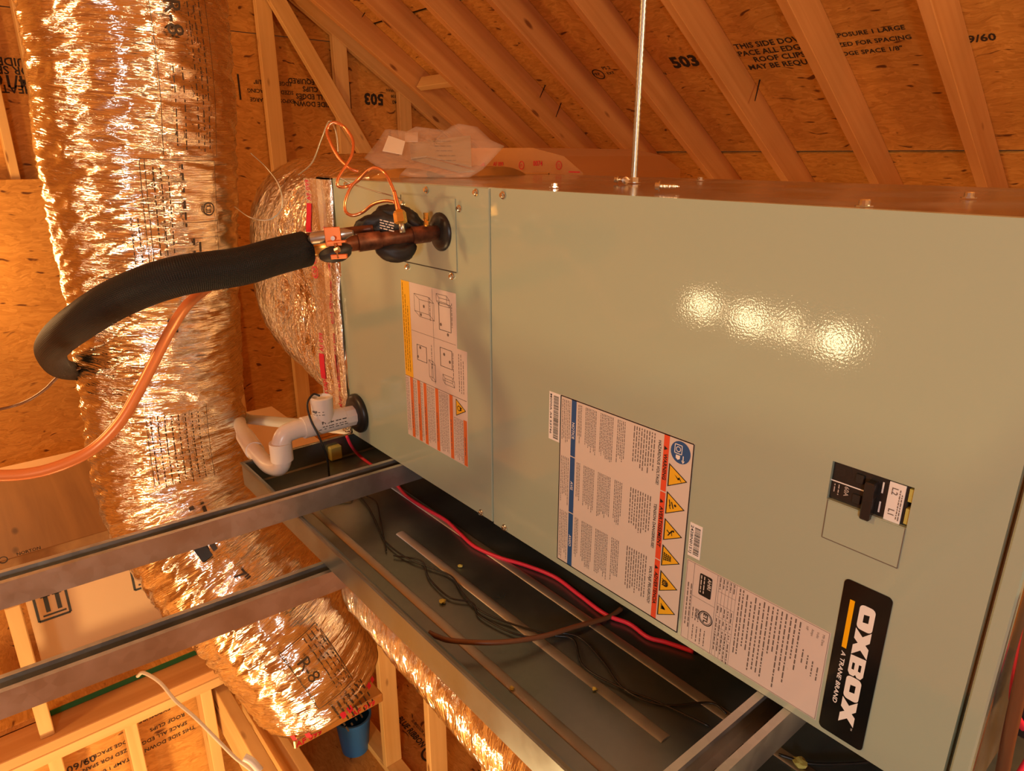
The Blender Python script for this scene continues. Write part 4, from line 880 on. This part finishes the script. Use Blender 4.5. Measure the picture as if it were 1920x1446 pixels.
def duct_text(items, anchor_px, mat_, name='printed_lettering'):
    """print wrapped on the jacket: items (string, u along axis, v around, h, bold)"""
    i0 = nearest(*anchor_px); R0 = DR(i0/(nD-1)); p = dpath[i0]; r = ray(*anchor_px).normalized()
    # angle at which the view ray meets the jacket
    w_ = CAM-p; wv = (w_-T_[i0]*w_.dot(T_[i0])); side = T_[i0].cross(wv.normalized())
    cl = CAM+r*(p-CAM).dot(r); sgn = (cl-p).dot(side); ang = math.asin(max(-.95, min(.95, sgn/R0)))
    step = (dpath[-1]-dpath[-2]).length; wn = wv.normalized()
    def warp(a, b):
        i = min(nD-1, max(0, int(round(i0+a/step)))); th = ang-b/R0
        base = wn-T_[i]*wn.dot(T_[i]); base.normalize(); sd = T_[i].cross(base)
        frac = (i0+a/step)-i
        return dpath[i]+T_[i]*frac*step+(base*math.cos(th)+sd*math.sin(th))*(DR(i/(nD-1))+.0105)
    bm = bmesh.new()
    for it in items:
        if it[0] == '|': 
            n = 14; u0, u1, v, th_ = it[1:]
            for k in range(n):
                a, b = u0+(u1-u0)*k/n, u0+(u1-u0)*(k+1)/n; bm.faces.new([bm.verts.new(warp(x, y)) for x, y in ((a, v), (b, v), (b, v+th_), (a, v+th_))])
        elif it[0] == '-':
            n = 14; v0, v1, u, th_ = it[1:]
            for k in range(n):
                a, b = v0+(v1-v0)*k/n, v0+(v1-v0)*(k+1)/n; bm.faces.new([bm.verts.new(warp(x, y)) for x, y in ((u, a), (u, b), (u+th_, b), (u+th_, a))])
        elif it[0] == '~': fp_warp(bm, warp, *it[1:])
        elif it[0] == 'o':
            _, u, v, r_, th_ = it
            for k in range(20):
                a0, a1 = 2*math.pi*k/20, 2*math.pi*(k+1)/20; bm.faces.new([bm.verts.new(warp(u+math.cos(a)*q, v+math.sin(a)*q)) for a, q in ((a0, r_-th_), (a0, r_), (a1, r_), (a1, r_-th_))])
        else:
            s, u, v, h, bo = it; text_into(bm, None, s, u, v, h, bold=bo, warp=warp)
    return obj(name, bm, mat_, fd)
M_DUCTINK = plain('duct_print_ink', (.05, .035, .02), .4)
duct_text([('R-8', -.105, .0, .036, .004), ('|', -.16, .20, -.03, .0014), ('|', -.16, .20, .10, .0014), ('-', -.03, .10, -.16, .0014), ('-', -.03, .10, .20, .0014), ('~', -.14, .18, .05, .0048), ('~', -.14, .18, .065, .0048), ('~', -.14, .18, .08, .0048), ('~', .02, .18, .0, .0048), ('~', .02, .18, .02, .0048)][::1], (312, 118), M_DUCTINK)
duct_text([('|', -.14, .16, .085, .0012), ('|', -.14, .16, -.085, .0012), ('|', -.14, .16, -.075, .0012), ('~', -.12, .14, -.06, .0042), ('~', -.12, .14, -.045, .0042), ('~', -.1, .14, -.03, .0042), ('~', .0, .14, -.1, .0042), ('~', .0, .14, -.115, .0042), ('~', -.13, .02, .0, .008), ('~', .05, .12, .015, .01), ('~', .06, .14, .03, .01), ('o', -.02, .062, .017, .0035), ('UL', -.028, .054, .014, .02), ('-', -.085, .085, -.14, .0012), ('-', .0, .085, .01, .0012), ('-', -.02, .085, .05, .0012)], (335, 385), M_DUCTINK)
duct_text([('~', -.1, .12, k*.016-.06, .0042) for k in range(8)]+[('|', -.12, .13, -.07, .0012), ('|', -.12, .13, .075, .0012)], (328, 790), M_DUCTINK)
duct_text([('R-8', -.05, .0, .034, .002), ('|', -.09, .09, -.02, .0022), ('|', -.09, .09, .10, .0022), ('-', -.02, .1, -.09, .0022), ('-', -.02, .1, .09, .0022)]+[('~', -.08, .07, .05+.014*k, .0042) for k in range(4)], (537, 1212), M_DUCTINK)
duct_text([('~', -.05, .06, k*.017-.05, .008) for k in range(7)]+[('|', -.05, .05, .0, .0012)], (635, 1285), M_DUCTINK)
duct_text([('7"', -.02, .0, .03, .02)], (440, 1082), M_DUCTINK)
duct_text([('|', -.03, .03, .0, .03)], (368, 1030), M_WRAP, 'black_strap_end')
duct_text([('~', .0, .18, 0, .02), ('~', .0, .12, .03, .014)], (345, 930), M_DUCTINK)
duct_text([('|', -.022, .012, .0, .022)], (309, 575), M_WRAP, 'black_strap_end')
# collar at the lower end
e0, e1 = dpath[-1], T_[-1]
obj('taped_collar', tube([e0-e1*.012, e0+e1*.01, e0+e1*.02, e0+e1*.03], lambda t: .198, 60, True, disp=lambda a, s, t: .003*noise.noise(V((math.cos(a)*4, math.sin(a)*4, s*20)))), M_TAPE, fd, True)
bm = bmesh.new(); cN = N_[-1]; 
for k in range(9):
    a = k*.7; rr = .202
    for j in range(3):
        th = [a+.12*j+q for q in (0, .08)]
        if (k+j) % 3 == 2: continue
        bm.faces.new([bm.verts.new(e0+e1*z+(N_[-1]*math.cos(t)+B_[-1]*math.sin(t))*rr) for t, z in ((th[0], .012), (th[1], .012), (th[1], .036), (th[0], .036))])
obj('tape_print', bm, M_CRIM, fd)['kind'] = 'stuff'
b0, b1 = at_x(545, 1395, -1.70), at_x(735, 1290, -1.70); zb = (b0.z+b1.z)/2
obj('boot_box', box(bmesh.new(), -2.08, -1.70, b0.y+.01, b1.y-.035, zb-.035, zb, .004), M_TAPE, fd)
bm = bmesh.new(); fbt = Frame((-1.70, 0, zb), (0, 1, 0), (0, 0, 1))
for k in range(2): text_into(bm, fbt, 'AF 099', b0.y+.015+.19*k, -.028, .02, bold=.02, w=.001)
obj('boot_print', bm, M_CRIM, fd)
# round plenum sleeve off the left end of the cabinet
pd = thing('plenum_duct', (-1.29, .27, .25), 'wide wrinkled foil sleeve joining the left end of the cabinet', 'duct')
ppts = [V((-1.290, .285, .262)), V((-1.50, .280, .270)), V((-1.70, .275, .29)), V((-1.90, .315, .315)), V((-2.08, .44, .34)), V((-2.28, .66, .37))]
ppath = resample(catmull(ppts, 14), .008)
sq = lambda a, t: 1+(.30*max(0, 1-t*1.25))*(abs(math.sin(2*(a)))**1.5)
cr2 = crinkle(5.1, .0060, 2.0, 36, .4)
obj('foil_sleeve', tube(ppath, lambda t: (.266-.05*min(1, max(0, t-.42)*1.9)), 200, True, disp=lambda a, s, t: cr2(a, s, t)*min(1, .25+t*5), shape=sq), M_FOIL2, pd, True)
# taped flange round the end of the cabinet
FT = Frame((0, -.008, 0), (0, 0, 1), (-1, 0, 0))             # reads upwards on the front, v to the left
nz = 60; cols = (-1.2865, -1.295, -1.312, -1.335, -1.352, -1.375, -1.40, -1.425); R = []; bm = bmesh.new()
def tape_y(j, z): return -.004-.006*math.sin(j*1.3)-.007*noise.noise(V((j*.8, z*13, 5)))-(.003 if j in (1, 2) else 0)+.012*(j == 7)
def on_tape(u, v, lift=.0012):
    x = -v; j = 0
    while j < 6 and cols[j+1] > x: j += 1
    f = (x-cols[j])/(cols[j+1]-cols[j]); f = min(1, max(0, f)); z0 = .004+(.528/nz)*math.floor((u-.004)*nz/.528); g_ = (u-z0)*nz/.528
    yy = lambda z: tape_y(j, z)*(1-f)+tape_y(j+1, z)*f
    return V((x, yy(z0)*(1-g_)+yy(z0+.528/nz)*g_-lift, u))
for k in range(nz+1):
    z = .004+(.532-.004)*k/nz
    R.append([bm.verts.new((x, tape_y(j, z), z)) for j, x in enumerate(cols)])
uvl = bm.loops.layers.uv.verify()
for k in range(nz):
    for j in range(7):
        f = bm.faces.new((R[k][j], R[k][j+1], R[k+1][j+1], R[k+1][j]))
        for lp, uv in zip(f.loops, ((j, k), (j+1, k), (j+1, k+1), (j, k+1))): lp[uvl].uv = (uv[0]*.1, uv[1]*.02)
bmesh.ops.recalc_face_normals(bm, faces=bm.faces)
tp = obj('foil_tape', bm, M_TAPE, pd, True)
bm = bmesh.new()
def strip(u0, u1, v0, v1):
    n = 10
    for q_ in range(n):
        a, b = u0+(u1-u0)*q_/n, u0+(u1-u0)*(q_+1)/n
        bm.faces.new([bm.verts.new(on_tape(*c)) for c in ((a, v0), (b, v0), (b, v1), (a, v1))])
def tape_mark(base, v, other):
    strip(base+.100, base+.158, v-.001, v+.015)
    for q_ in range(18):
        a0, a1 = 2*math.pi*q_/18, 2*math.pi*(q_+1)/18; bm.faces.new([bm.verts.new(on_tape(base+.016+math.cos(a)*r_, v+.006+math.sin(a)*r_)) for a, r_ in ((a0, .0105), (a0, .013), (a1, .013), (a1, .0105))])
    text_into(bm, None, 'UL', base+.016, v+.002, .009, bold=.02, align_='C', warp=on_tape)
    text_into(bm, None, 'Shurtape', base+.034, v, .0135, width=.075, bold=.02, warp=lambda a, b: on_tape(a, b, .0018)); text_into(bm, None, 'AF 099', base+.163, v, .0125, bold=.012, width=.042, warp=on_tape)
    if other: text_into(bm, None, '181A-P', base+.02, v-.024, .013, bold=.02, width=.05, warp=on_tape); text_into(bm, None, '181B-FX', base+.085, v-.024, .013, bold=.02, width=.06, warp=on_tape)
for base in (.012, .235, .30): 
    if base != .30: tape_mark(base, 1.327, True)
for base in (.0, .11, .325): tape_mark(base if base else .003, 1.382, False) if base != .11 else None
obj('tape_lettering', bm, M_CRIM, pd)['kind'] = 'stuff'
bm = bmesh.new(); box(bm, -1.355, -1.289, -.003, .575, .530, .537, .002); box(bm, -1.355, -1.289, -.003, .004, .0, .537, .002); box(bm, -1.355, -1.289, .57, .575, .0, .537); box(bm, -1.355, -1.289, -.003, .575, .0, .006)
obj('flange_collar', bm, M_TAPE, pd)
# foil-faced duct board behind the unit
bd = thing('board_duct', (-2.1, .75, .3), 'flat foil faced duct board box behind the cabinet with red printed tape', 'duct')
YB = .66; FB = Frame((0, YB, 0), (1, 0, 0), (0, 0, 1))
pts = [(-1.99, .0), (-1.26, .0), (-1.26, .535), (-1.33, .574), (-1.45, .595), (-1.99, .598)]
bm = bmesh.new(); A = [bm.verts.new((x, YB, z)) for x, z in pts]; Bk = [bm.verts.new((x-.12, YB+.55, z)) for x, z in pts]
bm.faces.new(A); bm.faces.new(Bk[::-1])
for i in range(len(pts)): bm.faces.new((A[i], Bk[i], Bk[(i+1) % 6], A[(i+1) % 6]))
bmesh.ops.recalc_face_normals(bm, faces=bm.faces)
M_BROWNFOIL = foil('duct_board_foil', (.80, .60, .38), .38, .2, (6, 6)); obj('board_body', bm, M_BROWNFOIL, bd)
bm = bmesh.new()
for px, s, h in ((925, 'AF 099', .011), (1000, '0074', .013)):
    p = at_y(px, 311, YB); text_into(bm, FB, s, p.x, p.z, h, bold=.01, w=.001)
p = at_y(925, 318, YB); text_into(bm, FB, 'UL 181A-P', p.x-.01, p.z, .007, bold=.01, w=.001); p = at_y(903, 312, YB); poly_into(bm, FB, [(p.x-.02, p.z-.006), (p.x+.025, p.z-.006), (p.x+.012, p.z+.012)], .001)
for px in (978, 1048): p = at_y(px, 310, YB); ring_into(bm, FB, p.x, p.z, .011, .002, .001); text_into(bm, FB, 'UL', p.x, p.z-.003, .007, w=.001, align_='C')
p = at_y(1072, 322, YB); rect_into(bm, FB, p.x-.01, p.x+.03, p.z-.002, p.z+.001, .001)
obj('tape_lettering', bm, M_CRIM, bd)
# duct passing under the pan
ud = thing('under_pan_duct', (-.9, .1, -.6), 'foil flex duct running underneath the drain pan', 'duct')
upath = resample([V((-1.66, .28, -.66)), V((-1.0, .25, -.66)), V((-.2, .25, -.66))], .0065)
cr3 = crinkle(9.3, .005, 1.8, 34, .3)
obj('foil_jacket', tube(upath, .172, 130, True, disp=cr3), M_FOIL, ud, True)

# ================================================================== BAG OF PAPERS
bg = thing('document_bag', (-1.2, .25, H), 'clear plastic bag of folded papers lying on the back of the cabinet top', 'bag')
q0 = V((-1.20, .20, H+.004)); tilt = math.radians(21); bx = V((.80, .60, 0)); by = V((-.60*math.cos(tilt), .80*math.cos(tilt), math.sin(tilt)))
bnrm = bx.cross(by)
def onbag(px, py):
    r = ray(px, py); t_ = (q0-CAM).dot(bnrm)/r.dot(bnrm); return CAM+r*t_
outl = [(683, 296), (720, 322), (775, 333), (830, 334), (880, 333), (905, 318), (946, 274), (920, 262), (895, 238), (862, 232), (840, 246), (778, 238), (760, 248), (722, 243), (706, 268)]
PO = [onbag(*p) for p in outl]; cen = sum(PO, V())/len(PO)
PO2 = []
for i in range(len(PO)): PO2 += [PO[i], PO[i].lerp(PO[(i+1) % len(PO)], .5)]
def pillow(thick, name, mat_, rings=9, wob=.006):
    bm = bmesh.new(); lay = []
    for sgn in (1, -1):
        L_ = []
        for k in range(rings+1):
            f = 1-k/rings*.93; hgt = thick*math.sqrt(max(0, 1-f*f))*sgn
            L_.append([bm.verts.new(cen+(p-cen)*f+bnrm*(hgt+(wob*noise.noise(p*30+V((k*.4, 0, sgn)))*(1-f)*1.6 if f < 1 else 0))) for p in PO2])
        lay.append(L_); n = len(PO2)
        for a, b in zip(L_, L_[1:]):
            for i in range(n): bm.faces.new((a[i], a[(i+1) % n], b[(i+1) % n], b[i]))
        bm.faces.new(L_[-1])
    bmesh.ops.remove_doubles(bm, verts=bm.verts, dist=1e-5); bmesh.ops.recalc_face_normals(bm, faces=bm.faces)
    return obj(name, bm, mat_, bg, True)
pillow(.013, 'plastic_film', M_FILM)
FBG = Frame(cen, bx, by); 
def loc2(px, py): d = onbag(px, py)-cen; return d.dot(bx), d.dot(by)
slab('leaflet', FBG, [loc2(*p) for p in ((768, 268), (882, 254), (884, 312), (800, 292), (770, 296))], M_PAPER, bg, .003, -.003)
slab('leaflet', FBG, [loc2(*p) for p in ((760, 253), (784, 251), (784, 268), (760, 268))], M_PINK, bg, .002, .002)
slab('leaflet', FBG, [loc2(*p) for p in ((770, 294), (800, 291), (890, 316), (860, 318), (800, 302))], plain('grey_paper', (.34, .32, .27), .6), bg, .002, -.007)
slab('white_sticker', FBG, [loc2(*p) for p in ((731, 267), (762, 278), (756, 303), (720, 296))], M_WHITE, bg, .0012, .0145)
bm = bmesh.new()
for k in range(5):
    a, b = loc2(812+3*k, 266+9*k), loc2(846+3*k, 264+9*k); fine_print(bm, Frame(cen+by*a[1], bx, by), a[0], b[0], 0, .005, .0012)
obj('leaflet_print', bm, M_GREYINK, bg)

# ================================================================== LEFT CLUTTER
bx_ = thing('cardboard_box', (-2.75, -.1, PZ0+.02), 'large tan cardboard box with this-way-up arrows on the platform', 'box')
XB, YB0, YB1, ZB0, ZB1 = -2.42, -.630, .55, PZ0+.021, -.655
bm = box(bmesh.new(), -3.35, XB, YB0, YB1, ZB0, ZB1, .004); obj('carton', bm, M_CARD, bx_)
bm = box(bmesh.new(), XB-.0005, XB+.003, YB0+.004, YB1-.004, ZB0+.003, ZB0+.05); obj('bottom_flap', bm, M_CARD, bx_)
FBX = Frame((XB, 0, 0), (0, 1, 0), (0, 0, 1))
def arrows(y0, z0, s):
    bm = bmesh.new(); wd, hg = .115*s, .155*s
    for a, b in (((0, 0), (wd, 0)), ((0, 0), (0, hg)), ((wd, 0), (wd, hg)), ((0, hg), (wd, hg))): line_into(bm, FBX, (y0+a[0], z0+a[1]), (y0+b[0], z0+b[1]), .0075, .001)
    rect_into(bm, FBX, y0+.018*s, y0+wd-.012*s, z0+.016*s, z0+.024*s, .001)
    for x in (.040, .082):
        rect_into(bm, FBX, y0+(x-.008)*s, y0+(x+.008)*s, z0+.034*s, z0+.110*s, .001); poly_into(bm, FBX, [(y0+(x-.018)*s, z0+.108*s), (y0+(x+.018)*s, z0+.108*s), (y0+x*s, z0+.138*s)], .001)
    obj('arrow_symbol', bm, M_INK, bx_)
a = at_x(74, 1167, XB); b = at_x(133, 1148, XB); s_ = (b.y-a.y)/.115
arrows(a.y, a.z, s_); a = at_x(253, 1107, XB); arrows(a.y, a.z, s_)
pb_ = thing('plywood_panel', (-2.75, -.4, -.62), 'brown wood panel lying flat on top of the cardboard box', 'panel')
bm = box(bmesh.new(), -3.08, -2.40, -.98, -.14, -.65, -.605, .002)
obj('panel_board', bm, M_BOARD, pb_); bm = bmesh.new(); fbp = Frame((-2.40, 0, 0), (0, 1, 0), (0, 0, 1))
a = at_x(32, 1042, -2.40); text_into(bm, fbp, 'NORTON', a.y, a.z, .010, bold=.02, w=.0012); a = at_x(6, 1050, -2.40); ring_into(bm, fbp, a.y, a.z, .012, .003, .0012); obj('edge_stamp', bm, M_OSTAMP, pb_)
cc = thing('cable', at_d(300, 1280, 1.9), 'cream flat cable hanging off the platform edge with a clip at its end', 'cable')
wire('cable_jacket', [at_d(258, 1268, 2.08), at_d(270, 1262, 2.05), at_d(300, 1280, 2.03), at_d(330, 1315, 2.02), at_d(365, 1345, 2.0), at_d(410, 1390, 2.0), at_d(440, 1420, 2.0), at_d(468, 1442, 2.0), at_d(490, 1462, 2.0)], .0052, M_CREAM, cc)
obj('cable_clip', tube(catmull([at_d(458, 1420, 1.99), at_d(472, 1428, 1.99), at_d(488, 1446, 1.99)], 6), .011, 14), M_PVC, cc, True)
bk = thing('blue_bucket', at_z(648, 1400, -2.4)+V((0, 0, .0)), 'blue plastic bucket on the lower floor, seen between pale studs', 'bucket')
c = at_z(634, 1420, -2.4); obj('bucket_body', lathe([(.07, 0), (.09, .20), (.096, .205), (.096, .22), (.086, .22), (.066, .01)], 28, mat4=Matrix.Translation(c+V((0, .1, .001)))), M_BLUEP, bk, True, auto=40)
# ---- cables on the right end of the unit
ec = thing('end_cables', (-.085, .1, .1), 'brown jacketed cable, red wire and black connector at the end of the cabinet', 'cable')
wire('brown_cable', [V((-.088, -.004, .34)), V((-.087, .0, .24)), V((-.085, .012, .16)), V((-.084, .025, .09)), V((-.083, .04, .03)), V((-.083, .045, -.04))], .0055, M_BRNW, ec)
wire('red_wire', [V((-.088, .01, .25)), V((-.09, .012, .18)), V((-.088, .03, .12)), V((-.080, .06, .08)), V((-.072, .085, .05)), V((-.075, .06, .02))], .0035, M_REDW, ec)
wire('red_wire', [V((-.07, .13, .11)), V((-.066, .12, .06)), V((-.066, .10, .03)), V((-.075, .075, .018)), V((-.086, .07, .015))], .0042, M_REDW, ec)
obj('black_connector', box(bmesh.new(), -.092, -.070, .055, .105, .07, .13, .004), M_PLASTIC, ec)
print('objects', len(bpy.data.objects))
